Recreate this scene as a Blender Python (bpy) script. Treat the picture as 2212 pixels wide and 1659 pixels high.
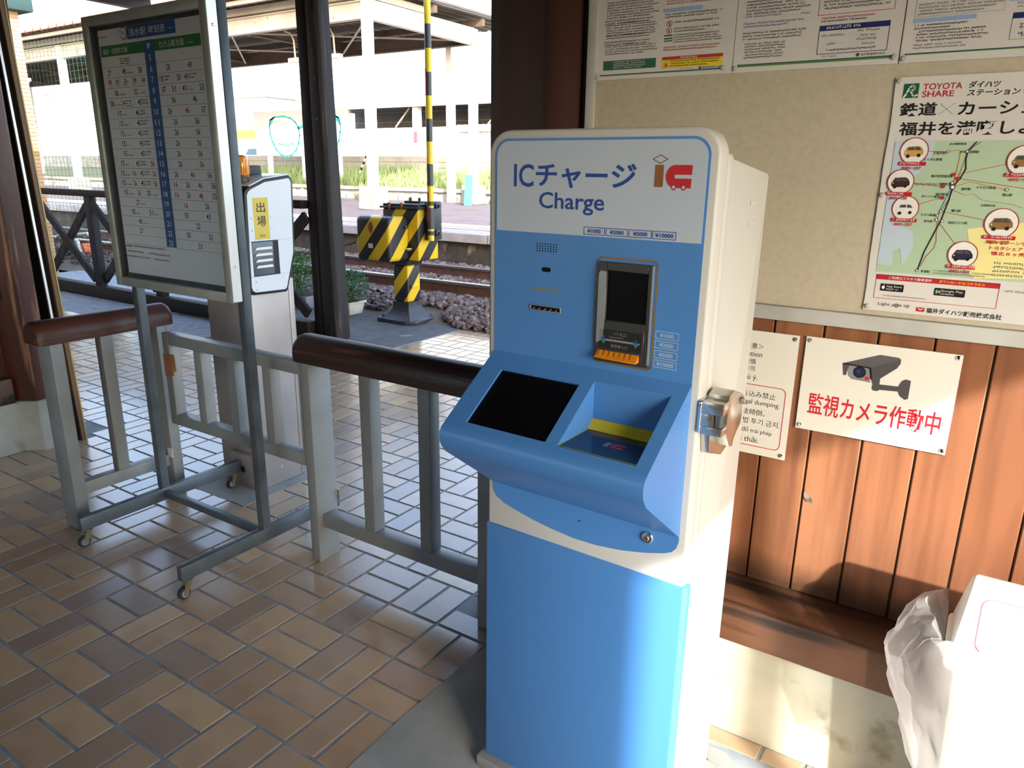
import bpy, bmesh, math, random
from mathutils import Vector, Matrix
random.seed(7)
SC = bpy.context.scene
COL = SC.collection
for o in list(bpy.data.objects):
    bpy.data.objects.remove(o)

# ------------------------------------------------------------ camera
CAM = Vector((2.11718, -1.30801, 1.54922))
YAW, PITCH, ROLL, FPX = 0.5740998, 0.2836338, 0.0140036, 1583.865
cy, sy, cp, sp = math.cos(YAW), math.sin(YAW), math.cos(PITCH), math.sin(PITCH)
FWD = Vector((-sy * cp, cy * cp, -sp))
R0 = Vector((cy, sy, 0))
U0 = R0.cross(FWD)
RGT = R0 * math.cos(ROLL) + U0 * math.sin(ROLL)
UPV = U0 * math.cos(ROLL) - R0 * math.sin(ROLL)
cd = bpy.data.cameras.new('camera')
cd.sensor_width = 36
cd.lens = FPX * 36 / 2212
cd.clip_start = 0.05
cd.clip_end = 500
cam = bpy.data.objects.new('camera', cd)
m = Matrix((RGT, UPV, -FWD)).transposed().to_4x4()
m.translation = CAM
cam.matrix_world = m
COL.objects.link(cam)
SC.camera = cam

def project(p):
    d = Vector(p) - CAM
    z = d.dot(FWD)
    if z < 0.05:
        return None
    return (1106 + FPX * d.dot(RGT) / z, 829.5 - FPX * d.dot(UPV) / z, z)

# ------------------------------------------------------------ sky, sun, exposure
SUN_DIR = Vector((-1.1, 1.0, -0.715)).normalized()      # the way the light travels
w = bpy.data.worlds.new('sky')
SC.world = w
w.use_nodes = True
nt = w.node_tree
nt.nodes.clear()
sky = nt.nodes.new('ShaderNodeTexSky')
sky.sky_type = 'NISHITA'
sky.sun_disc = False
sky.sun_elevation = math.asin(-SUN_DIR.z)
sky.sun_rotation = math.atan2(-SUN_DIR.x, -SUN_DIR.y)
sky.air_density = 1.0
sky.dust_density = 2.0
mixw = nt.nodes.new('ShaderNodeMix')
mixw.data_type = 'RGBA'
mixw.inputs[0].default_value = 0.6
mixw.inputs[7].default_value = (0.205, 0.235, 0.285, 1)
bg = nt.nodes.new('ShaderNodeBackground')
bg.inputs[1].default_value = 2.6
wo = nt.nodes.new('ShaderNodeOutputWorld')
nt.links.new(sky.outputs[0], mixw.inputs[6])
nt.links.new(mixw.outputs[2], bg.inputs[0])
nt.links.new(bg.outputs[0], wo.inputs[0])

sl = bpy.data.lights.new('sun', 'SUN')
sl.energy = 12.5
sl.angle = math.radians(1.1)
sl.color = (1.0, 0.97, 0.93)
so = bpy.data.objects.new('sun', sl)
so.rotation_euler = SUN_DIR.to_track_quat('-Z', 'Y').to_euler()
so.location = (8, -8, 9)
COL.objects.link(so)

SC.view_settings.view_transform = 'Standard'
SC.view_settings.look = 'None'
SC.view_settings.gamma = 1.0
SC.view_settings.use_curve_mapping = False
SC.view_settings.exposure = 0.0

# ------------------------------------------------------------ materials
def lin(h):
    h = h.lstrip('#')
    c = [int(h[i:i + 2], 16) / 255 for i in (0, 2, 4)]
    return tuple(x / 12.92 if x <= 0.04045 else ((x + 0.055) / 1.055) ** 2.4 for x in c) + (1,)

MATS = {}

def mat(name, hexc, rough=0.5, metal=0.0, var=None, bump=None, spots=None, coat=0.0, spec=0.5):
    """var=(hex2, scale, lo, hi[, stretch]) mixes a second colour by noise; spots=(hex, scale, lo, hi) adds wear patches."""
    mt = bpy.data.materials.new(name)
    mt.use_nodes = True
    n = mt.node_tree.nodes
    L = mt.node_tree.links
    b = n['Principled BSDF']
    b.inputs['Base Color'].default_value = lin(hexc)
    b.inputs['Roughness'].default_value = rough
    b.inputs['Metallic'].default_value = metal
    b.inputs['Specular IOR Level'].default_value = spec
    if coat:
        b.inputs['Coat Weight'].default_value = coat
        b.inputs['Coat Roughness'].default_value = 0.08
    tc = n.new('ShaderNodeTexCoord')
    col = None
    def noise(scale, stretch=(1, 1, 1), detail=4):
        mp = n.new('ShaderNodeMapping')
        mp.inputs['Scale'].default_value = stretch
        L.new(tc.outputs['Object'], mp.inputs[0])
        t = n.new('ShaderNodeTexNoise')
        t.inputs['Scale'].default_value = scale
        t.inputs['Detail'].default_value = detail
        L.new(mp.outputs[0], t.inputs['Vector'])
        return t.outputs[0]
    def ramp(src, lo, hi):
        r = n.new('ShaderNodeMapRange')
        r.inputs[1].default_value = lo
        r.inputs[2].default_value = hi
        L.new(src, r.inputs[0])
        return r.outputs[0]
    def mix(fac, c2):
        nonlocal col
        mx = n.new('ShaderNodeMix')
        mx.data_type = 'RGBA'
        L.new(fac, mx.inputs[0])
        if col is None:
            mx.inputs[6].default_value = lin(hexc)
        else:
            L.new(col, mx.inputs[6])
        mx.inputs[7].default_value = lin(c2)
        col = mx.outputs[2]
    if var:
        mix(ramp(noise(var[1], var[4] if len(var) > 4 else (1, 1, 1)), var[2], var[3]), var[0])
    if spots:
        mix(ramp(noise(spots[1], spots[4] if len(spots) > 4 else (1, 1, 1), 6), spots[2], spots[3]), spots[0])
    if col is not None:
        L.new(col, b.inputs['Base Color'])
    if bump:
        bp = n.new('ShaderNodeBump')
        bp.inputs['Strength'].default_value = bump[1]
        bp.inputs['Distance'].default_value = bump[2] if len(bump) > 2 else 0.003
        L.new(noise(bump[0], bump[3] if len(bump) > 3 else (1, 1, 1)), bp.inputs['Height'])
        L.new(bp.outputs[0], b.inputs['Normal'])
    MATS[name] = mt
    return mt

def piece_mat(name, stops, rough, source, bump=None, mottle=None, rvar=None):
    """colour picked per piece: source 'object' (one object each) or 'island' (joined pieces)."""
    mt = mat(name, '#808080', rough, bump=bump)
    n = mt.node_tree.nodes
    L = mt.node_tree.links
    b = n['Principled BSDF']
    if source == 'object':
        oi = n.new('ShaderNodeObjectInfo')
        out = oi.outputs['Random']
    else:
        oi = n.new('ShaderNodeNewGeometry')
        out = oi.outputs['Random Per Island']
    cr = n.new('ShaderNodeValToRGB')
    cr.color_ramp.interpolation = 'LINEAR'
    el = cr.color_ramp.elements
    while len(el) < len(stops):
        el.new(0.5)
    for i, c in enumerate(stops):
        el[i].position = i / (len(stops) - 1)
        el[i].color = lin(c)
    L.new(out, cr.inputs[0])
    col = cr.outputs[0]
    if mottle:
        tc = n.new('ShaderNodeTexCoord')
        t = n.new('ShaderNodeTexNoise')
        t.inputs['Scale'].default_value = mottle[1]
        L.new(tc.outputs['Object'], t.inputs['Vector'])
        r = n.new('ShaderNodeMapRange')
        r.inputs[1].default_value = mottle[2]
        r.inputs[2].default_value = mottle[3]
        L.new(t.outputs[0], r.inputs[0])
        mx = n.new('ShaderNodeMix')
        mx.data_type = 'RGBA'
        L.new(r.outputs[0], mx.inputs[0])
        L.new(col, mx.inputs[6])
        mx.inputs[7].default_value = lin(mottle[0])
        col = mx.outputs[2]
    L.new(col, b.inputs['Base Color'])
    return mt

def wood(name, c1, c2, rough, axis, scale=9, knots=None, bump=0.25, spec=0.5):
    st = {'x': (0.08, 1, 1), 'y': (1, 0.08, 1), 'z': (1, 1, 0.08)}[axis]
    sp_ = (knots[0], knots[1], knots[2], knots[3], st) if knots else None
    return mat(name, c1, rough, var=(c2, scale, 0.35, 0.68, st), spots=sp_, bump=(scale * 5, bump, 0.002, st), spec=spec)

# ------------------------------------------------------------ mesh helper
ORG = {}

class MB:
    def __init__(s):
        s.v = []
        s.f = []
    def add(s, vs, fs):
        k = len(s.v)
        s.v += [tuple(p) for p in vs]
        s.f += [tuple(i + k for i in f) for f in fs]
    def box(s, x0, x1, y0, y1, z0, z1):
        s.add([(x0, y0, z0), (x1, y0, z0), (x1, y1, z0), (x0, y1, z0), (x0, y0, z1), (x1, y0, z1), (x1, y1, z1), (x0, y1, z1)],
              [(3, 2, 1, 0), (4, 5, 6, 7), (0, 1, 5, 4), (1, 2, 6, 5), (2, 3, 7, 6), (3, 0, 4, 7)])
        return s
    def prism(s, poly, axis, a, b):
        def P(p, t):
            return {'x': (t, p[0], p[1]), 'y': (p[0], t, p[1]), 'z': (p[0], p[1], t)}[axis]
        n = len(poly)
        s.add([P(p, a) for p in poly] + [P(p, b) for p in poly],
              [tuple(range(n)), tuple(range(2 * n - 1, n - 1, -1))] + [(i, i + n, (i + 1) % n + n, (i + 1) % n) for i in range(n)])
        return s
    def bar(s, p, q, w, h, up=(0, 0, 1)):
        p, q = Vector(p), Vector(q)
        d = (q - p).normalized()
        u = Vector(up)
        sd = d.cross(u).normalized()
        u = sd.cross(d)
        c = [sd * w / 2 + u * h / 2, -sd * w / 2 + u * h / 2, -sd * w / 2 - u * h / 2, sd * w / 2 - u * h / 2]
        s.add([p + k for k in c] + [q + k for k in c], [(0, 1, 2, 3), (7, 6, 5, 4)] + [(i, i + 4, (i + 1) % 4 + 4, (i + 1) % 4) for i in range(4)])
        return s
    def tube(s, pts, r, n=10, close=True):
        pts = [Vector(p) for p in pts]
        rings = []
        for i, p in enumerate(pts):
            d = (pts[min(i + 1, len(pts) - 1)] - pts[max(i - 1, 0)]).normalized()
            a = Vector((0, 0, 1)) if abs(d.z) < 0.9 else Vector((1, 0, 0))
            u = d.cross(a).normalized()
            v = d.cross(u)
            rr = r[i] if isinstance(r, (list, tuple)) else r
            rings.append([p + (u * math.cos(2 * math.pi * k / n) + v * math.sin(2 * math.pi * k / n)) * rr for k in range(n)])
        vs = [q for rg in rings for q in rg]
        fs = []
        for i in range(len(pts) - 1):
            for k in range(n):
                fs.append((i * n + k, i * n + (k + 1) % n, (i + 1) * n + (k + 1) % n, (i + 1) * n + k))
        if close:
            fs.append(tuple(range(n - 1, -1, -1)))
            fs.append(tuple(range((len(pts) - 1) * n, len(pts) * n)))
        s.add(vs, fs)
        return s
    def lathe(s, c, prof, n=20, axis='z'):
        vs, fs = [], []
        for r, h in prof:
            for k in range(n):
                a = 2 * math.pi * k / n
                p = {'z': (r * math.cos(a), r * math.sin(a), h), 'y': (r * math.cos(a), h, r * math.sin(a)), 'x': (h, r * math.cos(a), r * math.sin(a))}[axis]
                vs.append((c[0] + p[0], c[1] + p[1], c[2] + p[2]))
        m_ = len(prof)
        for i in range(m_ - 1):
            for k in range(n):
                fs.append((i * n + k, i * n + (k + 1) % n, (i + 1) * n + (k + 1) % n, (i + 1) * n + k))
        fs.append(tuple(range(n - 1, -1, -1)))
        fs.append(tuple(range((m_ - 1) * n, m_ * n)))
        s.add(vs, fs)
        return s
    def build(s, name, material, parent=None, bevel=0, seg=2, smooth=False, kind=None, label=None, flip=None):
        me = bpy.data.meshes.new(name)
        og = ORG.get(parent.name, Vector((0, 0, 0))) if parent else Vector((0, 0, 0))
        me.from_pydata([tuple(Vector(p) - og) for p in s.v], [], s.f)
        bm = bmesh.new()
        bm.from_mesh(me)
        if flip is None:
            bmesh.ops.recalc_face_normals(bm, faces=bm.faces)
        if bevel:
            es = [e for e in bm.edges if len(e.link_faces) == 2 and e.calc_face_angle(0) > math.radians(30)]
            bmesh.ops.bevel(bm, geom=es, offset=bevel, segments=seg, profile=0.5, affect='EDGES', clamp_overlap=True)
        if smooth or bevel:
            for f in bm.faces:
                f.smooth = True
            for e in bm.edges:
                if len(e.link_faces) == 2 and e.calc_face_angle(0) > math.radians(38):
                    e.smooth = False
        bm.to_mesh(me)
        bm.free()
        me.materials.append(material)
        o = bpy.data.objects.new(name, me)
        COL.objects.link(o)
        if parent:
            o.parent = parent
            ORG[o.name] = og
        if kind:
            o['kind'] = kind
        if label:
            o['label'] = label
        return o

def thing(name, label, cat, loc=(0, 0, 0), group=None, rot=0.0, local=False):
    o = bpy.data.objects.new(name, None)
    o.empty_display_size = 0.1
    COL.objects.link(o)
    o.location = loc
    o.rotation_euler = (0, 0, rot)
    o['label'] = label
    o['category'] = cat
    if group:
        o['group'] = group
    ORG[o.name] = Vector((0, 0, 0)) if local else Vector(loc)
    return o

def struct(o):
    o['kind'] = 'structure'
    return o

def box(name, material, parent, *d, **k):
    return MB().box(*d).build(name, material, parent, **k)

def share(o, parent, offset=(0, 0, 0), name=None):
    c = o.copy()
    COL.objects.link(c)
    c.parent = parent
    c.location = Vector(o.location) + Vector(offset)
    ORG[c.name] = ORG.get(parent.name, Vector((0, 0, 0)))
    return c

# ------------------------------------------------------------ flat print on a plane
TXT = {}

def text_geo(s_, bold=0.0):
    key = (s_, bold)
    if key not in TXT:
        c = bpy.data.curves.new('t', 'FONT')
        c.body = s_
        c.resolution_u = 3
        c.offset = bold
        o = bpy.data.objects.new('t', c)
        COL.objects.link(o)
        bpy.context.view_layer.update()
        me = o.evaluated_get(bpy.context.evaluated_depsgraph_get()).to_mesh()
        vs = [(v.co.x, v.co.y) for v in me.vertices]
        fs = [tuple(p.vertices) for p in me.polygons]
        bpy.data.objects.remove(o)
        bpy.data.curves.remove(c)
        xs = [v[0] for v in vs]
        ys = [v[1] for v in vs]
        TXT[key] = (vs, fs, min(xs), max(xs), min(ys), max(ys))
    return TXT[key]

class Plane:
    def __init__(s, o, u, v):
        s.o, s.u, s.v = Vector(o), Vector(u).normalized(), Vector(v).normalized()
        s.n = s.u.cross(s.v).normalized()
    def p(s, a, b, d=0):
        return s.o + s.u * a + s.v * b + s.n * d
    def poly(s, mb, pts, d):
        mb.add([s.p(a, b, d) for a, b in pts], [tuple(range(len(pts)))])
    def rect(s, mb, a0, a1, b0, b1, d):
        s.poly(mb, [(a0, b0), (a1, b0), (a1, b1), (a0, b1)], d)
    def frame(s, mb, a0, a1, b0, b1, t, d):
        s.rect(mb, a0, a1, b0, b0 + t, d)
        s.rect(mb, a0, a1, b1 - t, b1, d)
        s.rect(mb, a0, a0 + t, b0 + t, b1 - t, d)
        s.rect(mb, a1 - t, a1, b0 + t, b1 - t, d)
    def line(s, mb, pts, w_, d, closed=False):
        n = len(pts)
        for i in range(n if closed else n - 1):
            (x0, y0), (x1, y1) = pts[i], pts[(i + 1) % n]
            l = math.hypot(x1 - x0, y1 - y0) or 1
            nx, ny = -(y1 - y0) / l * w_ / 2, (x1 - x0) / l * w_ / 2
            ex, ey = (x1 - x0) / l * w_ * 0.3, (y1 - y0) / l * w_ * 0.3
            s.poly(mb, [(x0 + nx - ex, y0 + ny - ey), (x1 + nx + ex, y1 + ny + ey), (x1 - nx + ex, y1 - ny + ey), (x0 - nx - ex, y0 - ny - ey)], d)
    def disc(s, mb, a, b, r, d, n=20, rx=None):
        s.poly(mb, [(a + (rx or r) * math.cos(2 * math.pi * k / n), b + r * math.sin(2 * math.pi * k / n)) for k in range(n)], d)
    def ring(s, mb, a, b, r, t, d, n=24):
        s.line(mb, [(a + r * math.cos(2 * math.pi * k / n), b + r * math.sin(2 * math.pi * k / n)) for k in range(n)], t, d, True)
    def text(s, mb, st, a0, b0, h, d, width=None, align='l', bold=0.0, shear=0.0):
        """baseline box: lower-left a0,b0; glyph box scaled to height h (and to width when given)"""
        vs, fs, x0, x1, y0, y1 = text_geo(st, bold)
        if not fs:
            return
        ky = h / (y1 - y0)
        kx = (width / (x1 - x0)) if width else ky
        tw = (x1 - x0) * kx
        off = {'l': 0, 'c': -tw / 2, 'r': -tw}[align]
        mb.add([s.p(a0 + off + (x - x0) * kx + (y - y0) * ky * shear, b0 + (y - y0) * ky, d) for x, y in vs], fs)
    def micro(s, mb, a0, a1, btop, lines, lh, d, rnd, last=0.6, cw=0.9):
        """rows of print too small to read: little strokes"""
        for i in range(lines):
            b1 = btop - i * lh
            end = a0 + (a1 - a0) * (rnd.uniform(last, 1) if i == lines - 1 else rnd.uniform(0.86, 1))
            h = lh * 0.62
            a = a0
            while a < end:
                wd = h * cw * rnd.uniform(0.7, 1.05)
                if rnd.random() > 0.06:
                    t = h * 0.17
                    for q in range(2):
                        yy = b1 - h * rnd.uniform(0.05, 0.95)
                        s.rect(mb, a, a + wd * 0.9, yy - t / 2, yy + t / 2, d)
                    xx = a + wd * rnd.uniform(0.2, 0.7)
                    s.rect(mb, xx, xx + t, b1 - h, b1, d)
                a += wd * 1.08

def rrect(a0, a1, b0, b1, r, n=6, corners=(1, 1, 1, 1)):
    """rounded rectangle, corners bl br tr tl"""
    out = []
    for (cx_, cy_, st, on, px, py) in ((a0 + r, b0 + r, 180, corners[0], a0, b0), (a1 - r, b0 + r, 270, corners[1], a1, b0), (a1 - r, b1 - r, 0, corners[2], a1, b1), (a0 + r, b1 - r, 90, corners[3], a0, b1)):
        if not on:
            out.append((px, py))
            continue
        for k in range(n + 1):
            t = math.radians(st + 90 * k / n)
            out.append((cx_ + r * math.cos(t), cy_ + r * math.sin(t)))
    return out
# ------------------------------------------------------------ material set
wood('brown_wood_dark', '#3a2219', '#22120d', 0.5, 'z', 8)
wood('brown_wood_pillar', '#55281b', '#37190f', 0.42, 'z', 9, knots=('#94684a', 11, 0.56, 0.62))
wood('brown_wood_panel', '#4a2518', '#341910', 0.5, 'z', 5)
wood('weathered_post', '#2b2423', '#191414', 0.7, 'z', 10, knots=('#4d4642', 16, 0.58, 0.7), bump=0.6)
wood('weathered_x', '#281c17', '#17100d', 0.75, 'x', 10, bump=0.5)
wood('handrail_x', '#3f241d', '#24130f', 0.45, 'x', 16, knots=('#6b4a3c', 20, 0.60, 0.68), bump=0.9)
wood('handrail_y', '#4d2a1d', '#2b1711', 0.45, 'y', 16, knots=('#744d3a', 20, 0.60, 0.68), bump=0.9)
wood('sill_wood', '#5a3a26', '#3a2415', 0.5, 'x', 8, knots=('#1b120d', 15, 0.5, 0.62), bump=0.6)
mat('concrete', '#a8a8a0', 0.85, var=('#8c8c84', 5, 0.35, 0.7), spots=('#6f6d66', 3, 0.62, 0.75), bump=(40, 0.25))
mat('concrete_plinth', '#bcb9a8', 0.85, var=('#a3a08f', 4, 0.35, 0.7), spots=('#8b8570', 7, 0.63, 0.72), bump=(30, 0.25))
mat('concrete_pad', '#9c9e9b', 0.7, var=('#7d807e', 4, 0.35, 0.7), bump=(35, 0.2))
mat('grout', '#939ca3', 0.8, var=('#7a8289', 12, 0.4, 0.7))
mat('stucco_board', '#b7b2a3', 0.8, var=('#afaa9a', 60, 0.4, 0.7), bump=(260, 0.35, 0.0015))
mat('white_trim', '#b9bfc0', 0.5, var=('#a9aeac', 8, 0.4, 0.7))
mat('ceiling_board', '#6f5a45', 0.8)
mat('plaster', '#c9c2b0', 0.85)
mat('aluminium', '#a3aba8', 0.38, 0.3, var=('#949c99', 14, 0.4, 0.7))
mat('alu_edge', '#d4d8da', 0.3, 0.6)
mat('brown_trim', '#6a4c2c', 0.4, var=('#4c3520', 12, 0.4, 0.7, (1, 1, 0.1)))
mat('gold_edge', '#a58a4e', 0.35, 0.4)
mat('black_gap', '#0d0a09', 0.8)
TILE = ['#95806d', '#bd9f7b', '#a58a70', '#b49778', '#928074', '#c4a67f', '#9b836f', '#b99a79']
piece_mat('tile_single', TILE, 0.23, 'object', bump=(30, 0.05), mottle=('#8a705c', 6, 0.5, 1.15))
piece_mat('tile_joined', TILE, 0.2, 'island', bump=(30, 0.05), mottle=('#8a705c', 6, 0.5, 1.15))
for q_ in ('tile_single', 'tile_joined'):
    MATS[q_].node_tree.nodes['Principled BSDF'].inputs['Specular IOR Level'].default_value = 1.0
piece_mat('plank', ['#7b4f36', '#8d5f42', '#83553b', '#936547'], 0.42, 'object', bump=(20, 0.2, 0.002))
for nm in ('plank',):
    mt = MATS[nm]
    n, L = mt.node_tree.nodes, mt.node_tree.links
    b = n['Principled BSDF']
    src = b.inputs['Base Color'].links[0].from_socket
    tc = n.new('ShaderNodeTexCoord')
    mp = n.new('ShaderNodeMapping')
    mp.inputs['Scale'].default_value = (1, 1, 0.07)
    t = n.new('ShaderNodeTexNoise')
    t.inputs['Scale'].default_value = 26
    t.inputs['Detail'].default_value = 6
    L.new(tc.outputs['Object'], mp.inputs[0])
    L.new(mp.outputs[0], t.inputs[0])
    r = n.new('ShaderNodeMapRange')
    r.inputs[1].default_value, r.inputs[2].default_value = 0.42, 0.75
    L.new(t.outputs[0], r.inputs[0])
    mx = n.new('ShaderNodeMix')
    mx.data_type = 'RGBA'
    L.new(r.outputs[0], mx.inputs[0])
    L.new(src, mx.inputs[6])
    mx.inputs[7].default_value = lin('#643d28')
    # water stain of the wood towards the sill, fixed to the planks
    sep = n.new('ShaderNodeSeparateXYZ')
    L.new(tc.outputs['Object'], sep.inputs[0])
    ad = n.new('ShaderNodeMath')
    ad.operation = 'MULTIPLY_ADD'
    t2 = n.new('ShaderNodeTexNoise')
    t2.inputs['Scale'].default_value = 9
    L.new(tc.outputs['Object'], t2.inputs[0])
    ad.inputs[1].default_value = -0.10
    L.new(t2.outputs[0], ad.inputs[0])
    L.new(sep.outputs[2], ad.inputs[2])
    r2 = n.new('ShaderNodeMapRange')
    r2.inputs[1].default_value, r2.inputs[2].default_value = 0.43, 0.505
    r2.inputs[3].default_value, r2.inputs[4].default_value = 0.8, 0.0
    L.new(ad.outputs[0], r2.inputs[0])
    m2 = n.new('ShaderNodeMix')
    m2.data_type = 'RGBA'
    L.new(r2.outputs[0], m2.inputs[0])
    L.new(mx.outputs[2], m2.inputs[6])
    m2.inputs[7].default_value = lin('#2c2018')
    L.new(m2.outputs[2], b.inputs['Base Color'])
grey_paint = mat('grey_paint', '#888c8d', 0.42, var=('#7b8081', 6, 0.4, 0.7), spots=('#5b3320', 22, 0.73, 0.77), bump=(50, 0.12))
mat('stand_steel', '#5c666e', 0.38, 0.25, var=('#475058', 7, 0.4, 0.7), spots=('#8a5138', 26, 0.74, 0.78))
mat('chrome', '#d8d8d4', 0.12, 1.0)
mat('zinc', '#bdb493', 0.28, 0.9)
mat('rubber', '#23262a', 0.6)
mat('wheel_grey', '#7a8288', 0.5)
mat('brown_tape', '#a8734a', 0.5, var=('#96653f', 12, 0.4, 0.7))

# ------------------------------------------------------------ floor with separate tiles
M_ = 0.225
floor = struct(box('floor', MATS['grout'], None, -9.5, 5.0, -5.0, 4.62, -0.12, -0.003))
J = 0.011

def tile_mesh(name, lx, ly, material):
    b = 0.002
    t = 0.003
    x, y = lx / 2, ly / 2
    vs = [(-x, -y, -t), (x, -y, -t), (x, y, -t), (-x, y, -t), (-x, -y, -b * 0.6), (x, -y, -b * 0.6), (x, y, -b * 0.6), (-x, y, -b * 0.6),
          (-x + b, -y + b, 0), (x - b, -y + b, 0), (x - b, y - b, 0), (-x + b, y - b, 0)]
    fs = [(8, 9, 10, 11)] + [(i, (i + 1) % 4, (i + 1) % 4 + 4, i + 4) for i in range(4)] + [(i + 4, (i + 1) % 4 + 4, (i + 1) % 4 + 8, i + 8) for i in range(4)]
    return vs, fs

cells = []
for k in range(-42, 23):
    for j in range(-22, 21):
        xlong = (k + j) % 2 != 0
        for h in (0, 1):
            if xlong:
                c = (k * M_ + M_ / 2, j * M_ + M_ * (0.25 + 0.5 * h))
                lx, ly = M_ - J, M_ / 2 - J
            else:
                c = (k * M_ + M_ * (0.25 + 0.5 * h), j * M_ + M_ / 2)
                lx, ly = M_ / 2 - J, M_ - J
            x0, x1, y0, y1 = c[0] - lx / 2, c[0] + lx / 2, c[1] - ly / 2, c[1] + ly / 2
            # the pieces stop at the concrete pad, the wall footing and the asphalt apron
            if x1 > 0.888 and x0 < 1.835 and y0 < 0.452:
                if x0 < 0.888 - 0.03:
                    x1 = 0.888
                elif x1 > 1.835 + 0.03:
                    x0 = 1.835
                elif y1 > 0.452 + 0.03:
                    y0 = 0.452
                else:
                    continue
            if x1 > 0.86 and y1 > 0.512:
                if y0 < 0.49 and x0 > 0.9:
                    y1 = 0.512
                elif x0 > 0.9 or y0 > 0.5:
                    continue
            if x0 < -2.285 and y1 > 2.75:
                if x1 > -2.25:
                    x0 = -2.285
                elif y0 < 2.70:
                    y1 = min(y1, 2.75)
                else:
                    continue
            if x0 < -2.17 and y0 < 0.70 and y1 > -5:
                if x1 > -2.14 and y0 > 0.40:
                    x0 = max(x0, -2.17)
                elif x1 < -2.2 or y0 < 0.40 and x1 < -2.24:
                    continue
            if x1 > 1.84 and y1 < 0.23:
                continue
            if y1 > 4.58 or x1 - x0 < 0.03 or y1 - y0 < 0.03:
                continue
            q = [project((x, y, 0)) for x, y in ((x0, y0), (x1, y0), (x1, y1), (x0, y1))]
            area = 0
            if all(q):
                mx_, my_ = sum(a[0] for a in q) / 4, sum(a[1] for a in q) / 4
                if -60 < mx_ < 2272 and -60 < my_ < 1720:
                    area = abs(sum(q[i][0] * q[(i + 1) % 4][1] - q[(i + 1) % 4][0] * q[i][1] for i in range(4))) / 2
            cells.append((area, x0, x1, y0, y1))
cells.sort(reverse=True)
cache = {}
rt = random.Random(3)
for a, x0, x1, y0, y1 in cells[:298]:
    key = (round(x1 - x0, 3), round(y1 - y0, 3))
    if key not in cache:
        vs, fs = tile_mesh('tile', key[0], key[1], None)
        me = bpy.data.meshes.new('tile')
        me.from_pydata(vs, [], fs)
        me.materials.append(MATS['tile_single'])
        cache[key] = me
    o = bpy.data.objects.new('tile', cache[key])
    COL.objects.link(o)
    o.parent = floor
    o.location = ((x0 + x1) / 2, (y0 + y1) / 2, rt.uniform(-0.0006, 0.0006))
    o.rotation_euler = (rt.uniform(-.003, .003), rt.uniform(-.003, .003), rt.uniform(-.004, .004))
rest = MB()
for a, x0, x1, y0, y1 in cells[298:]:
    vs, fs = tile_mesh('', x1 - x0, y1 - y0, None)
    cx_, cy_ = (x0 + x1) / 2, (y0 + y1) / 2
    rest.add([(v[0] + cx_, v[1] + cy_, v[2]) for v in vs], fs)
rest.build('far_tiles', MATS['tile_joined'], floor, kind='stuff', flip=False)

# concrete pad under the charging machine and footing under the ticket reader
pad = MB()
edge = [(0.89, -3.2)]
for i in range(22):
    edge.append((0.886 + rt.uniform(-0.006, 0.006), -3.0 + i * 0.16))
edge += [(0.9, 0.447), (1.2, 0.452), (1.5, 0.447), (1.72, 0.43), (1.80, 0.36), (1.83, 0.2), (1.84, -0.4), (1.83, -3.2)]
pad.prism(edge, 'z', -0.004, 0.0015)
pad.build('concrete_pad', MATS['concrete_pad'], floor)
box('bounce_floor', MATS['concrete_pad'], floor, 1.84, 3.69, -3.2, 0.21, -0.004, 0.001)  # unseen grey floor, added to keep the bounced light less warm
pd = MB().prism([(-1.07, 0.66), (-0.98, 0.672), (-0.86, 0.665), (-0.74, 0.676), (-0.665, 0.668), (-0.672, 0.82), (-0.66, 1.0), (-0.675, 1.2), (-1.08, 1.2)], 'z', -0.004, 0.002)
pd.build('concrete_footing', MATS['concrete_pad'], floor)

# ------------------------------------------------------------ right wall
YW = 0.605
wall_r = struct(box('wall_right', MATS['plaster'], None, 1.10, 3.70, 0.625, 0.75, 0.0, 2.75))
box('footing', MATS['concrete_plinth'], wall_r, 0.93, 3.70, 0.514, 0.62, -0.004, 0.342, bevel=0.006)
box('sill_beam', MATS['sill_wood'], wall_r, 0.93, 3.70, 0.44, 0.62, 0.342, 0.454, bevel=0.008)
box('notice_board', MATS['stucco_board'], wall_r, 1.14, 3.69, YW - 0.003, 0.6245, 1.231, 2.74)
box('trim_strip', MATS['white_trim'], wall_r, 1.11, 3.69, YW - 0.016, 0.6245, 1.194, 1.230, bevel=0.003)
box('edge_trim', MATS['white_trim'], wall_r, 1.111, 1.139, YW - 0.01, 0.6245, 1.231, 2.74, bevel=0.003)
gaps = [1.10, 1.215, 1.33, 1.445, 1.56, 1.678, 1.797, 1.919, 2.038, 2.156, 2.272, 2.39, 2.51, 2.63, 2.75, 2.87, 2.99, 3.11, 3.23, 3.35, 3.47, 3.59, 3.69]
mat('bruise_wood', '#3f3a38', 0.7, var=('#7a6a60', 60, 0.45, 0.6))
rp = random.Random(5)
for a, b_ in zip(gaps, gaps[1:]):
    dy = rp.uniform(0, 0.003)
    MB().box(a + 0.002, b_ - 0.002, YW - dy, 0.6245, 0.4545, 1.1935).build('plank', MATS['plank'], wall_r, bevel=0.0025, seg=1)
# bruise in one plank
MB().prism([(1.803, 0.752), (1.809, 0.747), (1.816, 0.738), (1.824, 0.729), (1.827, 0.722), (1.819, 0.724), (1.812, 0.722), (1.806, 0.728), (1.801, 0.741)], 'y', YW - 0.0036, YW - 0.001).build('bruise', MATS['bruise_wood'], wall_r)

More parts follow.
